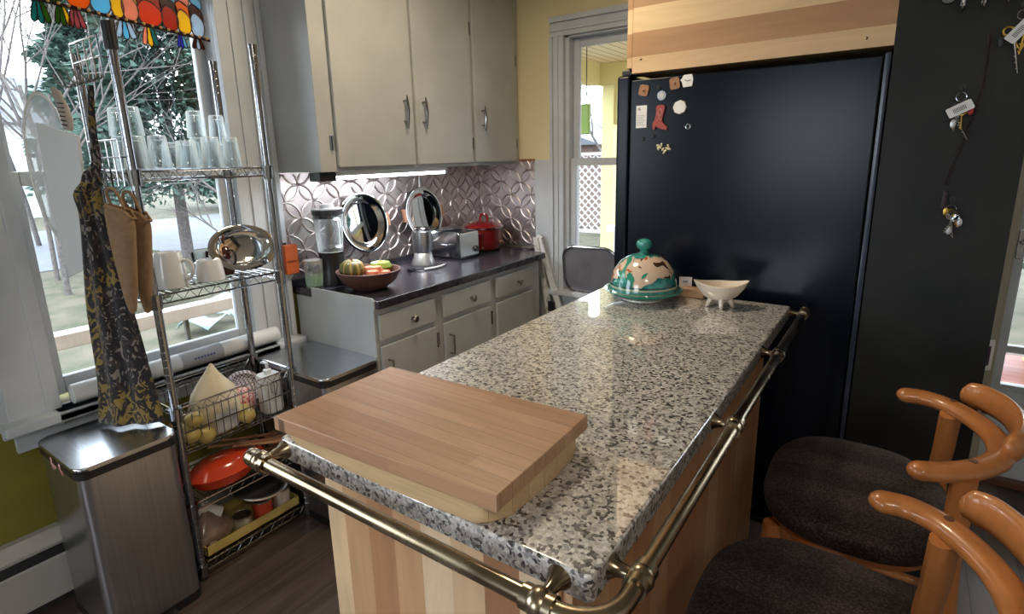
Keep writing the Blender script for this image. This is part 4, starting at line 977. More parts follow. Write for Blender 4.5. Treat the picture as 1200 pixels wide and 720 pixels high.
# fruit bowl
BW = (-1.865, 1.585, CZ)
bwl = single('fruit_bowl', MB().lathe([(0, 0), (.066, 0), (.073, .004), (.115, .035), (.136, .075), (.139, .083), (.131, .083), (.110, .042), (.066, .012), (0, .010)], n=44), 'terracotta', 'wide dark terracotta fruit bowl on the counter', 'bowl', BW)
M['squash'] = mat('squash_skin', (.2, .2, .05), .4); g = N(M['squash']); tcx = g.co(); sp = g.n('SeparateXYZ'); g.l(tcx, sp.inputs[0]); an = g.math('ARCTAN2', sp.outputs[1], sp.outputs[0]); wv = g.math('MULTIPLY_ADD', g.math('SINE', g.math('MULTIPLY', an, 10)), .5, .5); g.color(g.ramp(wv, [(.05, (.42, .30, .10)), (.35, (.16, .13, .035)), (.9, (.10, .10, .03))]))
t = thing('acorn_squash', 'ribbed green and tan squash at the left of the fruit bowl', 'squash', (BW[0]-.045, BW[1]-.052, BW[2]+.040))
MB().lathe([(0, 0), (.02, .001), (.045, .02), (.055, .045), (.048, .072), (.028, .088), (.008, .086), (0, .082)], n=60, wob=lambda u: 1+.055*math.cos(u*2*PI*10)).build('fruit', 'squash', t, smooth=0)
MB().cyl((0, 0, .08), (.004, 0, .098), .005, .003, 8).build('stem', 'spoonwood', t)
for i, (x, y, z, r, c1, c2, sc, nm, lb) in enumerate([(.05, -.02, .064, .031, (.62, .15, .07), (.72, .28, .12), (1, 1, .95), 'peach', 'orange-red peach at the front of the fruit bowl'), (-.01, .015, .072, .030, (.60, .16, .12), (.68, .30, .18), (1, 1, .9), 'peach', 'pinkish peach behind the front one'), (.065, .035, .058, .029, (.60, .14, .08), (.70, .26, .14), (1, 1, .9), 'peach', 'red peach near the right rim of the bowl'), (.03, .02, .078, .027, (.62, .20, .10), (.70, .34, .16), (1, 1, .9), 'peach', 'small peach on top of the pile')]):
    mb = MB(); mb.lathe([(0, -.75*r), (.5*r, -.85*r), (.95*r, -.3*r), (r, .1*r), (.75*r, .72*r), (.25*r, .86*r), (0, .72*r)], n=22, sc=sc); single(nm, mb, speckle('peach_skin', c1, c2, 20, .4), lb, 'fruit', (BW[0]+x, BW[1]+y, BW[2]+z), 'peaches in the fruit bowl')
t = thing('green_apple', 'large yellow-green apple at the right of the fruit bowl', 'fruit', (BW[0]-.01, BW[1]+.078, BW[2]+.045))
MB().lathe([(0, .004), (.022, 0), (.045, .02), (.050, .040), (.040, .060), (.016, .066), (0, .056)], n=28, sc=(1.0, 1.05, .95)).build('fruit', speckle('green_skin', (.22, .34, .05), (.32, .42, .10), 12, .3, coat=.3), t)
MB().cyl((0, 0, .054), (.003, 0, .072), .002, .0018, 6).build('stem', 'spoonwood', t)
# two silver trays leaning on the backsplash
def wall_tray(y, z, ra, rb, tilt, label):
    t = thing('round_silver_tray', label, 'tray', (WX+.03, y, z), 0, 'silver trays leaning on the backsplash')
    rt_ = Matrix.Rotation(math.radians(tilt), 4, 'Y'); mb = MB(); ovalplate(mb, ra, rb, 0, rt_, n=56, depth=.018)
    mb.build('dish', 'mirror', t)
    for s in (-1, 1):
        q = MB(); q.box((-.035, -.010, -.006), (.035, .010, .010), .004, None)
        bmesh.ops.transform(q.bm, matrix=rt_ @ Matrix.Translation((0, s*(rb+.004), .012)), verts=q.bm.verts); q.build('wooden_handle', 'copper', t)
    return t
wall_tray(1.835, 1.125, .150, .150, 80, 'large round silver tray leaning on the backsplash behind the fruit bowl').location.x = WX+.045
wall_tray(2.26, 1.130, .145, .145, 81, 'second round silver tray with wooden handles behind the personal blender').location.x = WX+.045
# bullet blender
t = thing('personal_blender', 'silver personal blender cup on a base with its cord in front', 'blender', (-2.035, 2.105, CZ))
MB().lathe([(0, 0), (.062, 0), (.064, .012), (.050, .04), (.046, .062), (.040, .068), (0, .068)], n=30).build('motor_base', 'silver_pl', t)
MB().lathe([(.040, .066), (.046, .070), (.052, .11), (.052, .178), (.047, .182), (0, .182)], n=30).build('cup', M['steel'], t)
MB().tube([(.036*math.cos(a), .036*math.sin(a), .190) for a in [k*PI/10 for k in range(20)]], .009, 8, closed=True).build('lid_ring', 'darkchrome', t)
MB().tube(smoothpts([(.055, .03, .006), (.10, .06, .006), (.13, .0, .006), (.11, -.10, .006), (.08, -.16, .006)], 5), .004, 8).build('cord', 'black', t)
MB().tube(smoothpts([(.13, .02, .008), (.14, -.05, .008), (.12, -.12, .008)], 5), .0045, 8).build('plug_lead', 'plastic_w', t)
MB().box((.065, -.19, 0), (.09, -.15, .016), .004).build('plug', 'black', t)
# toaster
t = thing('toaster', 'square chrome toaster with a round dial and a dish on top', 'toaster', (-2.055, 2.365, CZ), math.radians(0))
mb = MB(); mb.prism([(p[0], p[1]) for p in rrect(-.125, .012, .125, .152, .022)], -.082, .082, axis=1, bevel=.004); mb.build('body', 'chrome', t)
mb = MB(); mb.box((.125, -.078, .016), (.131, .078, .146), .004); mb.build('end_plate', 'silver_pl', t)
mb = MB(); mb.box((-.12, -.078, 0), (.12, .078, .014), .003); mb.build('base', 'black', t)
mb = MB(); mb.cyl((.131, .045, .05), (.147, .045, .05), .017, .014, 20); mb.build('dial', 'black', t)
mb = MB(); mb.tube([(.02, -.085, .085), (.02, -.115, .083), (.06, -.115, .083), (.06, -.085, .085)], .006, 8); mb.build('side_handle', 'chrome', t)
mb = MB(); mb.box((-.10, -.035, .150), (.10, -.015, .153)); mb.box((-.10, .015, .150), (.10, .035, .153)); mb.build('bread_slot', 'black', t)
single('steel_dish', MB().lathe([(0, .002), (.045, 0), (.062, .008), (.066, .012), (.05, .014), (.03, .018), (0, .02)], n=32), 'steel', 'shallow steel dish lying upside down on the toaster', 'dish', (-2.055, 2.365, CZ+.1535))
# slow cooker
t = thing('slow_cooker', 'glossy dark red oval slow cooker in the far corner of the counter', 'slow cooker', (-2.035, 2.64, CZ), math.radians(20))
MB().lathe([(0, .012), (.105, .012), (.112, .02), (.118, .06), (.122, .135), (.126, .14), (.12, .146), (0, .146)], n=44, sc=(.92, 1.12, 1)).build('pot', 'red', t)
MB().lathe([(0, 0), (.10, 0), (.108, .013), (0, .013)], n=40, sc=(.92, 1.12, 1)).build('base', 'black', t)
MB().lathe([(.127, .146), (.124, .151), (.06, .174), (0, .178), (0, .172), (.11, .147), (.127, .146)], n=44, sc=(.92, 1.12, 1)).build('lid', 'red', t)
MB().lathe([(.123, .138), (.128, .139), (.128, .143), (.123, .144)], n=44, sc=(.92, 1.12, 1)).build('rim_band', 'chrome', t)
MB().tube(smoothpts([(-.022, 0, .172), (-.020, 0, .205), (0, 0, .215), (.020, 0, .205), (.022, 0, .172)], 5), .008, 8).build('lid_knob', 'red', t)
for s in (-1, 1): MB().tube(smoothpts([(-.03, s*.132, .115), (-.02, s*.165, .115), (.02, s*.165, .115), (.03, s*.132, .115)], 4), .007, 8).build('handle', 'red', t)
MB().tube(smoothpts([(.107, -.035, .055), (.117, -.025, .06), (.120, -.01, .05), (.116, .0, .04), (.108, .005, .045)], 4), .005, 8).build('logo_badge', 'copper', t)
# power cord coil at the corner
single('power_cord', MB().tube(smoothpts([(0, 0, .004), (.05, .02, .004), (.03, .06, .01), (-.02, .05, .03), (-.03, .01, .06), (0, -.01, .03)], 6), .003, 6), 'black', 'black power cord coiled right of the slow cooker', 'cord', (-1.90, 2.735, CZ))
# orange box on the wall between window and cabinet
t = thing('orange_holder', 'orange wall-hung card box left of the blender', 'box', (WX+.002, 1.40, .93), world=True)
MB().box((WX+.034, 1.385, .945), (WX+.058, 1.448, 1.075), .004).build('box', 'orange', t)
MB().box((WX+.056, 1.393, 1.0), (WX+.060, 1.440, 1.004)).build('slot', 'wood_dark', t)
MB().box((WX+.031, 1.39, 1.05), (WX+.037, 1.41, 1.085), .001).build('hanger', 'darkchrome', t)

# ---- folded step ladder leaning between cabinet and far window
t = thing('folding_step_ladder', 'worn white folded step ladder leaning between cabinet end and far window', 'ladder', (-1.61, 2.75, 0), world=True)
M['worn_white'] = speckle('worn_white', (.62, .61, .58), (.20, .17, .14), 22, .5, lo=.5, hi=.72)
for (xt, xb, m_, dy) in ((-1.750, -1.555, 'worn_white', 0), (-1.735, -1.42, 'plastic_w', .012)):
    mb = MB(); mb.prism([(xt-.018, .955), (xt+.018, .955), (xb+.024, .003), (xb-.020, .003)], 2.762+dy, 2.776+dy, axis=1, bevel=.003); mb.build('side_rail', m_, t)
mb = MB(); mb.tube([(-1.75, 2.79, .94), (-1.735, 2.787, .965), (-1.715, 2.785, .95)], .012, 10); mb.build('top_cap', 'plastic_w', t)
mb = MB()
for z in (.20, .38, .55): u = (.955-z)/.952; mb.box((-1.742+.195*u, 2.752, z-.03), (-1.742+.30*u, 2.762, z+.03), .002)
mb.build('step', 'black', t)

# ---- grey rounded tray on the far window sill
t = thing('roasting_tray', 'grey rounded metal tray with dark rim propped in the far window', 'tray', (-1.41, WY-.045, .648), world=True)
mb = MB(); R0 = Matrix.Translation((-1.395, WY-.052, .785)) @ Matrix.Rotation(math.radians(8), 4, 'X')
mb.prism(rrect(-.165, -.135, .165, .135, .075, 8), -.003, .003, axis=1, mt=R0); mb.build('plate', speckle('dull_grey', (.26, .26, .30), (.34, .34, .38), 8, .35, .6), t)
mb = MB(); mb.tube([R0 @ Vector((p[0], -.004, p[1])) for p in rrect(-.168, -.138, .168, .138, .077, 8)], .009, 8, closed=True); mb.build('rim', 'darkchrome', t)

# ================================================================== FRIDGE, PANEL, CHALKBOARD
FY = 2.10
fr = thing('refrigerator', 'big black refrigerator with magnets on its side beyond the island', 'refrigerator', (-.48, 2.45, 0), world=True)
mb = MB(); mb.box((-.888, FY, .03), (-.085, WY-.03, 1.70), .006); mb.build('body', 'fridge', fr)
mb = MB(); mb.box((-.952, FY+.012, .55), (-.896, WY-.035, 1.722), .012, seg=4); d = mb.build('door', 'fridge', fr)
mb = MB(); mb.box((-.952, FY+.012, .05), (-.896, WY-.035, .54), .012, seg=4); d2 = mb.build('freezer_drawer', 'fridge', fr)
MB().tube([(-.95, 2.70, .75), (-.995, 2.70, .78), (-.995, 2.70, 1.45), (-.95, 2.70, 1.48)], .012, 10).build('handle', 'black', d)
mb = MB(); mb.box((-.94, FY+.03, 1.722), (-.87, FY+.10, 1.745), .006); mb.build('hinge_cover', 'black', fr)
mb = MB(); mb.box((-.88, FY+.02, 0), (-.09, WY-.06, .03)); mb.build('kick_base', 'black_matte', fr)
# two bright vertical edge trims between fridge back and chalkboard
struct('trim_4', MB().box((-.082, 2.098, 0), (-.066, 2.12, 1.706), .004), mat('blue_black_edge', (.03, .04, .07), .18))
wc = thing('over_fridge_cabinet', 'light wood plank cabinet fitted above the refrigerator', 'cabinet', (-.48, 2.45, 1.712), world=True)
MB().box((-.884, FY-.004, 1.7235), (-.063, WY-.006, 2.44), .001).build('side_panel', 'hick_h', wc)
MB().box((-.912, FY+.01, 1.745), (-.890, WY-.02, 2.44), .003).build('door', M['hick_h'], wc)
mb = MB()
for x in (-.85, -.135): mb.sph((x, FY-.005, 1.772 if x < -.5 else 1.752), .0045, 10, (1, .5, 1))
mb.build('screw', 'brass', wc)

def mag(name, mb, m, label, x, z, cat='magnet', y=FY-.001, rz=0):
    return single(name, mb, m, label, cat, (x, y, z), 'magnets on the fridge side')
def disc(r, t_, n=24): return MB().cyl((0, 0, 0), (0, -t_, 0), r, r*.95, n)
for x, z, a, lb in ((-.834, 1.660, 12, 'brown rounded-square wooden magnet at the upper left of the fridge side'), (-.717, 1.674, -8, 'brown rounded-square wooden magnet touching the white tag')):
    t = thing('wooden_magnet', lb, 'magnet', (x, FY-.0005, z), 0, 'magnets on the fridge side')
    mt = Matrix.Rotation(math.radians(a), 4, 'Y'); MB().prism(rrect(-.018, -.020, .018, .020, .008), -.006, 0, axis=1, mt=mt).build('tile', mat('tan_tile', (.30, .15, .08), .5), t)
    MB().sph((0, -.007, 0), .005, 12).build('stud', 'copper', t)
t = thing('paper_tag_magnet', 'white ragged tag magnet at the top of the fridge side', 'magnet', (-.672, FY-.0005, 1.680), 0, 'magnets on the fridge side')
MB().prism([(-.014, -.022), (.018, -.020), (.021, .004), (.016, .021), (-.013, .020), (-.020, .008), (-.026, .004), (-.019, -.004)], -.004, 0, axis=1).build('tag', 'paper', t)
MB().tube([(-.008, -.005, .004), (.0, -.005, -.002), (.012, -.005, .002)], .0012, 5).build('mark', 'black', t)
t = thing('round_magnet', 'small grey round magnet below the wooden ones', 'magnet', (-.764, FY-.0005, 1.636), 0, 'magnets on the fridge side')
disc(.018, .006).build('ring', 'darkchrome', t); disc(.011, .008).build('centre', mat('pearl', (.5, .5, .52), .3), t)
t = thing('octagon_magnet', 'white octagonal magnet right of the red boot', 'magnet', (-.695, FY-.0005, 1.590), 0, 'magnets on the fridge side')
disc(.0255, .007, 8).build('tile', 'paper', t)
t = thing('pinned_note', 'small white printed note at the left edge of the fridge side', 'note', (-.842, FY-.0005, 1.565), 0)
MB().box((-.021, -.0012, -.041), (.021, 0, .041)).build('sheet', 'paper', t)
mb = MB(); mb.tube([(-.015, -.0018, .028), (-.008, -.0018, .034), (-.010, -.0018, .022), (-.004, -.0018, .028)], .0012, 5)
for k in range(7): mb.box((-.017, -.0018, .004-k*.006), (.016-(k % 3)*.004, -.0012, .0052-k*.006))
mb.build('printed_lines', mat('grey_ink', (.22, .23, .25), .6), t)
t = thing('boot_magnet', 'red cowboy boot magnet on the fridge side', 'magnet', (-.768, FY-.0005, 1.557), 0, 'magnets on the fridge side')
bp = [(-.002, .046), (.012, .044), (.019, .036), (.013, .010), (.010, -.012), (.020, -.026), (.030, -.036), (.026, -.044), (.010, -.042), (-.008, -.034), (-.016, -.030), (-.018, -.042), (-.025, -.040), (-.026, -.020), (-.018, -.004), (-.014, .020), (-.014, .040)]
mt = Matrix.Identity(4)
MB().prism([(p.x, p.y) for p in smoothpts([(a, b, 0) for a, b in bp], 3, True)], -.008, 0, axis=1).build('boot', mat('boot_red', (.32, .045, .03), .4), t)
mb = MB()
for s in (-1, 1): mb.tube(smoothpts([(.002, -.009, .034), (s*.008+.001, -.009, .018), (.0, -.009, .004), (s*.006-.002, -.009, -.010)], 4), .0014, 5)
mb.build('stitching', mat('boot_pink', (.55, .30, .25), .5), t)
t = thing('flower_magnet', 'cream and gold flower-cluster magnet below the boot', 'magnet', (-.752, FY-.0005, 1.448), 0, 'magnets on the fridge side')
mb = MB()
for k, (x, z) in enumerate([(-.020, .008), (-.011, .001), (-.018, -.003), (.0, -.006), (.009, -.012), (.015, -.003), (.020, .006), (-.006, .010), (.006, -.018), (.024, -.006)]): mb.sph((x, -.004, z), .0062, 10, (1.2, .6, .7), E_(0, 40*k, 0))
mb.build('petals', mat('cream_gold', (.62, .55, .36), .3, coat=.5), t)
t = thing('ring_magnet', 'tiny silver ring-shaped magnet below the octagon', 'magnet', (-.661, FY-.0005, 1.520), 0, 'magnets on the fridge side')
mb = MB(); mb.tube([(.008*math.cos(a), -.003, .008*math.sin(a)) for a in [k*PI/8 for k in range(16)]], .0028, 6, closed=True); mb.sph((-.014, -.002, .001), .003, 8); mb.build('ring', 'chrome', t)
for x, z, lb in ((-.834, 1.484, 'tiny black hook magnet below the note'), (-.792, 1.492, 'tiny black hook magnet right of the first hook'), (-.777, 1.668, 'tiny black hook magnet above the grey round one')):
    t = thing('hook_magnet', lb, 'magnet', (x, FY-.0005, z), 0, 'magnets on the fridge side')
    disc(.008, .004, 14).build('disc', 'black', t); MB().tube([(0, -.004, .006), (0, -.012, 0), (0, -.014, -.008), (0, -.010, -.010)], .0015, 6).build('hook', 'darkchrome', t)

# keys on the chalkboard
CY_ = 2.094
def key(mb, p, ang, L=.045, hr=.011):
    d = Vector((math.sin(math.radians(ang)), 0, -math.cos(math.radians(ang)))); s = Vector((d.z, 0, -d.x)); p = Vector(p)
    ring = [p+d*hr+(d*math.cos(a)+s*math.sin(a))*hr for a in [k*PI/6 for k in range(12)]]
    mb.tube(ring, .0028, 5, closed=True); mb.tube([p+d*hr*2, p+d*(hr*2+L)], .0028, 5, flat=(1, .6))
    for k in range(3): mb.tube([p+d*(hr*2+L*(.5+.18*k)), p+d*(hr*2+L*(.5+.18*k))+s*.005], .0018, 4)
def keybunch(x, z, label, keys, tag, fob, drop=.0):
    t = thing('key_bunch', label, 'keys', (x, CY_, z), 0, 'key bunches on the chalkboard')
    mb = MB(); mb.tube([(.012*math.cos(a), -.010, -.012+.012*math.sin(a)) for a in [k*PI/8 for k in range(16)]], .0013, 6, closed=True); mb.build('key_ring', 'chrome', t)
    for i, (dx, dz, a, L, m_) in enumerate(keys):
        q = MB(); key(q, (dx, -.009-.003*i, dz), a, L); q.build('key', m_, t)
    if tag:
        (tx, tz, ta) = tag; mt = Matrix.Translation((tx, -.030, tz)) @ Matrix.Rotation(math.radians(ta), 4, 'Y')
        g_ = MB().prism(rrect(-.030, -.014, .030, .014, .004), -.001, .001, axis=1, mt=mt).build('plastic_tag', 'paper', t)
        b = MB()
        for k in range(9): b.prism([(-.016+k*.0035, -.006), (-.0145+k*.0035, -.006), (-.0145+k*.0035, .006), (-.016+k*.0035, .006)], -.0018, -.001, axis=1, mt=mt)
        b.build('barcode', 'black', g_)
    if fob:
        for (fx, fz, fr_, fm) in fob: MB().sph((fx, -.016, fz), fr_*.8, 14, (.6, .14, 1.15)).build('fob', fm, t)
    h = MB(); h.cyl((0, .0, .016), (0, -.004, .016), .008, n=12); h.tube([(0, -.003, .018), (0, -.012, .012), (0, -.013, .0), (0, -.008, -.003)], .0018, 6)
    h.build('hook', 'black', t)
    return t
M['gold'] = mat('gold_key', (.55, .35, .08), .3, 1); M['fobred'] = mat('fob_red', (.5, .02, .02), .4); M['fobblack'] = M['black']
keybunch(.112, 1.575, 'key bunch with white barcode tag and red fob in the middle of the chalkboard', [(-.01, -.03, 15, .045, 'chrome'), (.0, -.035, -5, .05, 'chrome'), (.012, -.03, -18, .045, 'chrome'), (-.02, -.04, 28, .08, 'darkchrome'), (.005, -.04, 4, .04, 'gold')], (.0, -.045, -28), [(.025, -.05, .014, 'fobred'), (-.01, -.085, .014, 'silver_pl')])
keybunch(.128, 1.26, 'small bunch with a yellow-headed key, lowest on the chalkboard', [(-.005, -.015, 30, .035, 'gold'), (.008, -.015, -8, .05, 'chrome'), (.0, -.02, 10, .055, 'chrome'), (.015, -.025, -22, .04, 'chrome')], None, [(-.012, -.02, .013, 'gold'), (.002, -.075, .014, 'silver_pl'), (.024, -.05, .013, 'silver_pl')])
keybunch(.215, 1.775, 'large bunch with white barcode tag at the upper right of the chalkboard', [(-.03, -.04, 30, .045, 'gold'), (-.015, -.05, 12, .09, 'chrome'), (.01, -.04, -5, .05, 'gold'), (.03, -.035, -20, .05, 'gold'), (.02, -.03, -35, .04, 'gold')], (-.005, -.055, -52), [(-.035, -.075, .016, 'fobblack'), (.03, -.03, .016, 'gold'), (.035, -.085, .013, 'gold')])
for x, z, lb in ((.085, 1.84, 'silver key hook hanging at the top of the chalkboard, left one'), (.130, 1.84, 'silver key hook at the top of the chalkboard, middle one'), (.178, 1.845, 'silver key hook at the top of the chalkboard, right one')):
    t = thing('coat_hook', lb, 'hook', (x, CY_, z), 0, 'silver hooks on the chalkboard')
    MB().box((-.006, -.003, -.035), (.006, 0, .03), .001).build('plate', 'darkchrome', t)
    MB().tube(smoothpts([(0, -.002, .01), (0, -.022, -.01), (0, -.030, -.035), (0, -.016, -.048), (0, -.008, -.04)], 4), .004, 8).build('hook', 'chrome', t)
single('round_fob', MB().cyl((0, 0, 0), (0, -.006, 0), .020, .018, 24), 'darkchrome', 'round silver disc at the top left of the chalkboard', 'disc', (.052, CY_, 1.835))
ch = MB()
for k in range(34):
    z = -.012*k; x = .012*math.sin(k*.13)-.0012*k*.9; ch.tube([(x+.004*math.cos(a), -.006, z+.006*math.sin(a)) for a in [q*PI/4 for q in range(8)]], .0012, 4, closed=True)
ch.box((-.052, -.012, -.47), (-.038, 0, -.42), .002)
single('dark_chain', ch, mat('dark_bead', (.03, .015, .02), .3, .5), 'dark bead chain hanging between the key bunches', 'chain', (.155, CY_, 1.72))

# small things on the side of the pantry by the door
t = thing('framed_card', 'small white-framed card with purple and yellow print beside the chalkboard edge', 'card', (.290, 2.5, .72), math.radians(0))
MB().box((-.004, -.05, -.055), (.004, .05, .055), .002).build('frame', 'paper', t); MB().box((.003, -.035, -.035), (.006, .035, .035)).build('print', mat('purple', (.06, .01, .06), .5), t)
t.rotation_euler = (0, 0, math.radians(-50))
t.location = (.285, 2.40, .72)
t = thing('white_knob_hook', 'round cream wall hook with dark block end beside the chalkboard edge', 'hook', (.263, 2.34, .575))
MB().sph((.028, 0, 0), .036, 18, (.7, .7, 1)).build('knob', 'cream', t); MB().box((.045, -.02, -.032), (.085, .01, .032), .003).build('block', 'black', t)

# ================================================================== ISLAND
IX0, IX1, IY0, IY1, IZ = -.918, -.258, .529, 1.997, .92
isl = thing('kitchen_island', 'long kitchen island with speckled granite top and wood plank base', 'kitchen island', ((IX0+IX1)/2, (IY0+IY1)/2, 0), world=True)
MB().prism(rrect(IX0, IY0, IX1, IY1, .012, 4), IZ-.042, IZ, bevel=.005).build('granite_top', 'granite', isl)
MB().box((IX0+.05, IY0+.055, .001), (IX1-.075, IY1-.05, IZ-.043), .003).build('plank_base', 'hick_v', isl)
MB().box((IX1-.0765, IY0+.06, .001), (IX1-.060, IY1-.055, IZ-.044), .002).build('side_panel', 'hick_vy', isl)
# brass rails
rail = thing('brass_rail', 'aged brass towel rail running round two sides of the island top', 'rail', ((IX0+IX1)/2, IY0, .89), world=True)
rz_ = .90; ry = IY0-.049; rx = IX1+.040
pts = [(IX0-.015, ry, rz_), (-.36, ry, rz_)]
corner = [(rx-.062+.062*math.sin(a), ry+.062-.062*math.cos(a), rz_) for a in [k*PI/2/10 for k in range(11)]]
MB().tube([(IX0-.005, ry, rz_)]+[(-.75, ry, rz_), (-.55, ry, rz_)]+corner+[(rx, .9, rz_), (rx, 1.4, rz_), (rx, 2.03, rz_)], .0125, 18).build('bar', 'brass', rail)
def bracket(x, y, dx, dy, ball=.0195):
    mb = MB(); a = Vector((x, y, rz_)); d = Vector((dx, dy, 0)); dd_ = .049 if dy else .040; b = a+d*dd_
    mb.sph(a, ball, 20); mb.tube([a, a+d*dd_*.5, a+d*dd_*.75, b], [.009, .009, .011, .018], 16)
    n = Vector((dy, dx, 0)); mb.cyl(a-n*.022, a+n*.022, .0165, n=20)
    mb.build('bracket', 'brass', rail)
for x in (-.90, -.305): bracket(x, ry, 0, 1)
for y in (.585, 1.07, 1.54, 1.985): bracket(rx, y, -1, 0, .0185)
MB().sph((IX0-.008, ry, rz_), .017, 20).build('end_cap', 'brass', rail); MB().sph((rx, 2.035, rz_), .017, 20).build('end_cap', 'brass', rail)

# boards
mb = MB(); mt = Matrix.Translation((-.655, .672, 0)) @ Matrix.Rotation(math.radians(.5), 4, 'Z')
P = smoothpts([(-.232, -.135, 0), (-.18, -.142, 0), (0, -.148, 0), (.18, -.142, 0), (.232, -.130, 0), (.245, -.06, 0), (.248, .03, 0), (.240, .10, 0), (.20, .135, 0), (0, .14, 0), (-.20, .135, 0), (-.238, .10, 0), (-.245, 0, 0), (-.242, -.10, 0)], 5, True)
mb.prism([(p.x, p.y) for p in P], IZ+.001, IZ+.037, mt=mt, bevel=.009)
single('wooden_cutting_board', mb, 'board2', 'pale thick wooden board with rounded corners lying under the other board', 'cutting board')
mb = MB(); mb.prism([(-.878, .502), (-.400, .526), (-.406, .805), (-.879, .787)], IZ+.038, IZ+.065, bevel=.0025)
single('bamboo_cutting_board', mb, 'board', 'rectangular bamboo cutting board lying on top of the rounded board', 'cutting board')

# covered dish
t = thing('covered_butter_dish', 'round ceramic dish with teal and cream painted dome lid on the granite', 'dish', (-.712, 1.835, IZ+.001))
MB().lathe([(0, 0), (.062, 0), (.070, .004), (.068, .009), (.098, .019), (.132, .036), (.136, .041), (.130, .042), (.10, .028), (0, .022)], n=56).build('plate', 'plate', t)
MB().lathe([(0, .168), (.022, .167), (.050, .160), (.080, .140), (.103, .108), (.114, .070), (.117, .034), (.113, .034), (.11, .07), (.098, .106), (.078, .134), (.05, .153), (0, .162)], n=56).build('dome_lid', 'dome', t)
MB().lathe([(0, .165), (.020, .166), (.014, .172), (.014, .180), (.024, .187), (.028, .198), (.024, .211), (.012, .218), (0, .219)], n=32).build('knob', 'teal', t)
# boat dish
t = thing('footed_boat_dish', 'small white boat-shaped footed dish near the fridge', 'dish', (-.455, 1.868, IZ+.001), math.radians(22))
mb = MB(); rows = []; nn = 40
for (s, z) in ((.0, .024), (.35, .024), (.62, .036), (.86, .058), (1.0, .078), (.96, .080), (.80, .062), (.55, .041), (.3, .032), (0, .031)):
    row = []
    for k in range(nn):
        a = 2*PI*k/nn; lx = math.cos(a); ly = math.sin(a)
        pinch = 1-.42*abs(lx)**1.6
        rise = .014*abs(lx)**3*s**3
        row.append((.088*lx*max(s, .001), .056*ly*pinch*max(s, .001), z+rise))
    rows.append(row)
mb.grid(rows, closed=True); mb.build('bowl', 'cream', t)
for (x, y) in ((-.035, .0), (.0, -.028), (.035, .0), (0, .028)):
    MB().tube([(x*.8, y*.8, .032), (x, y, .016), (x*1.15, y*1.15, .004), (x*1.3, y*1.3, .003)], [.010, .008, .006, .005], 10).build('foot', 'cream', t)
mb = MB(); mb.lathe([(0, .034), (.022, .035), (.0, .043)], n=18); mb.sph((.02, .006, .046), .008, 10); mb.build('dish_contents', mat('olive_bits', (.28, .24, .12), .5), t, label='olive brown contents')
# orange wooden lump and card between them
mb = MB(); mb.prism([(-.05, 0), (.055, 0), (.06, .02), (.03, .036), (-.02, .034), (-.05, .015)], -.02, .02, axis=1, bevel=.005)
single('wooden_block', mb, 'board', 'small orange-brown wooden block between the domed dish and the boat dish', 'block', (-.585, 1.955, IZ+.001))
t = thing('folded_card', 'small folded blue and white card standing behind the domed dish', 'card', (-.605, 1.975, IZ+.045), math.radians(15))
MB().box((-.022, -.001, -.044), (.022, .001, .022)).build('card', 'paper', t); MB().box((-.010, -.0022, .004), (.008, -.001, .008)).build('blue_mark', mat('blue_mark', (.05, .12, .35), .6), t)

# ================================================================== STOOLS
SZT = .655
st = thing('bar_stool', 'dark padded bar stool with bentwood back, the farther one against the fridge side', 'stool', (-.015, 1.45, 0), 0, 'bar stools beside the island')
# local coordinates: the back is at +x
mb = MB(); rows = []; nn = 48
def sup(a, ex=2.7):
    c, s = math.cos(a), math.sin(a); return (abs(c)**(2/ex)*(1 if c > 0 else -1), abs(s)**(2/ex)*(1 if s > 0 else -1))
for (s, z) in ((0, .0), (.4, -.0), (.75, -.003), (.92, -.010), (.99, -.024), (1.0, -.040), (.985, -.058), (.93, -.068), (0, -.068)):
    rows.append([(sup(2*PI*k/nn)[0]*.188*max(s, .001), sup(2*PI*k/nn)[1]*.232*max(s, .001), SZT+z) for k in range(nn)])
mb.grid(rows, closed=True); mb.build('seat_cushion', 'seat', st)
MB().prism([(sup(2*PI*k/32)[0]*.172, sup(2*PI*k/32)[1]*.214) for k in range(32)], SZT-.085, SZT-.066, bevel=.003).build('seat_board', 'stoolwood', st)
def leg(p0, p1, r0=.020, r1=.016):
    MB().tube([p0, ((p0[0]+p1[0])/2, (p0[1]+p1[1])/2, (p0[2]+p1[2])/2), p1], [r0, (r0+r1)/2*1.05, r1], 12, flat=(1.15, .9)).build('leg', 'stoolwood', st)
leg((-.145, -.165, SZT-.08), (-.175, -.195, .002)); leg((-.145, .165, SZT-.08), (-.175, .195, .002))
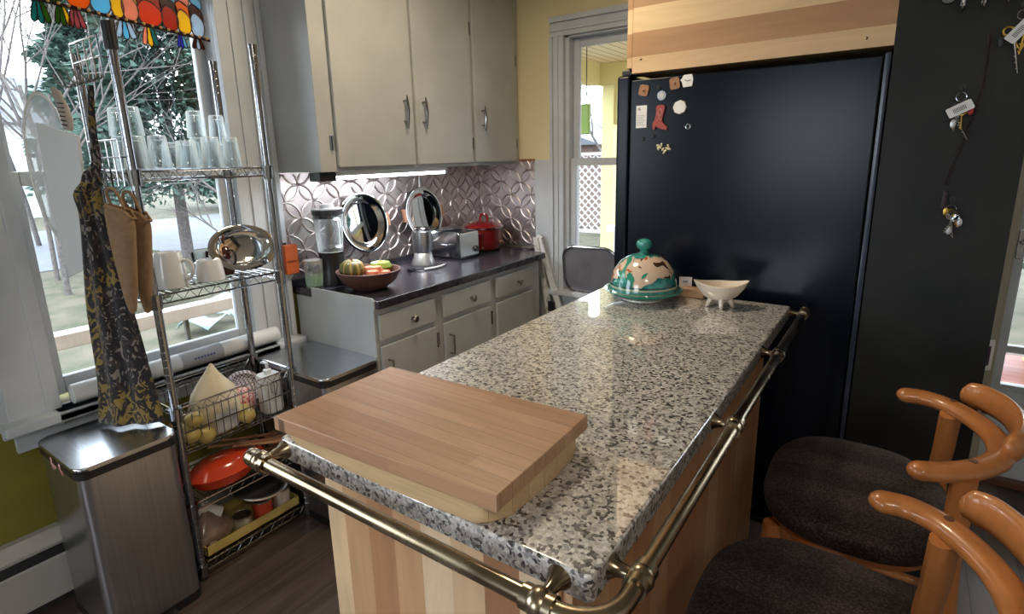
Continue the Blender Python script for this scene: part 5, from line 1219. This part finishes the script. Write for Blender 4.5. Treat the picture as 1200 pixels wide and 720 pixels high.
# rear legs continue up as arm posts
AZ = .845
pa, pb = (.165, .065, AZ-.008), (.170, -.235, AZ-.008)
for (tp, bt) in ((pa, (.215, .195, .002)), (pb, (.215, -.215, .002))):
    mid = (tp[0]+.0, tp[1]*.93 if tp[1] < 0 else tp[1]+.06, SZT-.03)
    MB().tube(smoothpts([tp, (tp[0], (tp[1]+mid[1])/2, (tp[2]+mid[2])/2), mid, ((mid[0]+bt[0])/2, (mid[1]+bt[1])/2, .33), bt], 4), .020, 12, flat=(1.25, .9)).build('leg', 'stoolwood', st)
for (p, q) in (((-.167, -.188, .22), (-.167, .188, .22)), ((-.165, -.188, .30), (.205, -.205, .30)), ((-.165, .188, .30), (.205, .188, .30)), ((.205, -.20, .36), (.205, .18, .36))):
    MB().tube([p, q], .011, 10).build('stretcher', 'stoolwood', st)
# bentwood arm rail and crest, measured in plan
def L(x, y, z=AZ): return (x+.015, y-1.45, z)
arm = smoothpts([L(.068, 1.560), L(.105, 1.562), L(.150, 1.535), L(.188, 1.480), L(.212, 1.415), L(.218, 1.35), L(.205, 1.295), L(.170, 1.240), L(.125, 1.200), L(.088, 1.182)], 6)
n_ = len(arm); MB().tube(arm, [.0205]*n_, 16, flat=(1.1, .85), upv=(0, 0, 1)).build('arm_rail', 'stoolwood', st)
for tp_ in (arm[0], arm[-1]): MB().sph(tp_, .0206, 16, (1.08, 1.08, .85)).build('arm_tip', 'stoolwood', st)
crest = smoothpts([L(.178, 1.590, AZ+.016), L(.208, 1.570, AZ+.022), L(.240, 1.500, AZ+.026), L(.250, 1.42, AZ+.026), L(.240, 1.35, AZ+.022), L(.222, 1.31, AZ+.020)], 6)
n_ = len(crest); MB().tube(crest, [.016+.012*min(1, 3*math.sin(PI*(i+1)/(n_+1))) for i in range(n_)], 16, flat=(.55, 1.1), upv=(0, 0, 1)).build('back_crest', 'stoolwood', st)
for tp_ in (crest[0], crest[-1]): MB().sph(tp_, .021, 14, (.53, .53, 1.02)).build('crest_tip', 'stoolwood', st)
for p in (L(.152, 1.533, AZ+.0162), L(.165, 1.236, AZ+.0162)): MB().cyl(p, (p[0], p[1], p[2]+.0025), .007, n=14).build('wooden_plug', 'wood_dark', st)
copy_tree(st, loc=(-.048, .925, 0), label='dark padded bar stool with bentwood back, the nearer one in the bottom corner')

# ceiling lamps above the frame; the dining-side one is added for its fill light
for (x, y, r, lb) in ((-1.2, 1.55, .17, 'round white ceiling lamp above the kitchen floor'), (.9, -.6, .22, 'round white ceiling lamp added out of view over the dining side')):
    t = thing('ceiling_lamp', lb, 'lamp', (x, y, 2.40)); MB().lathe([(0, .055), (r, .055), (r+.01, .03), (r, .0), (r-.008, .0), (r-.008, .03), (0, .035)], n=36).build('ring', 'plastic_w', t)

for o in list(bpy.data.objects):
    if '_w' in o: del o['_w']
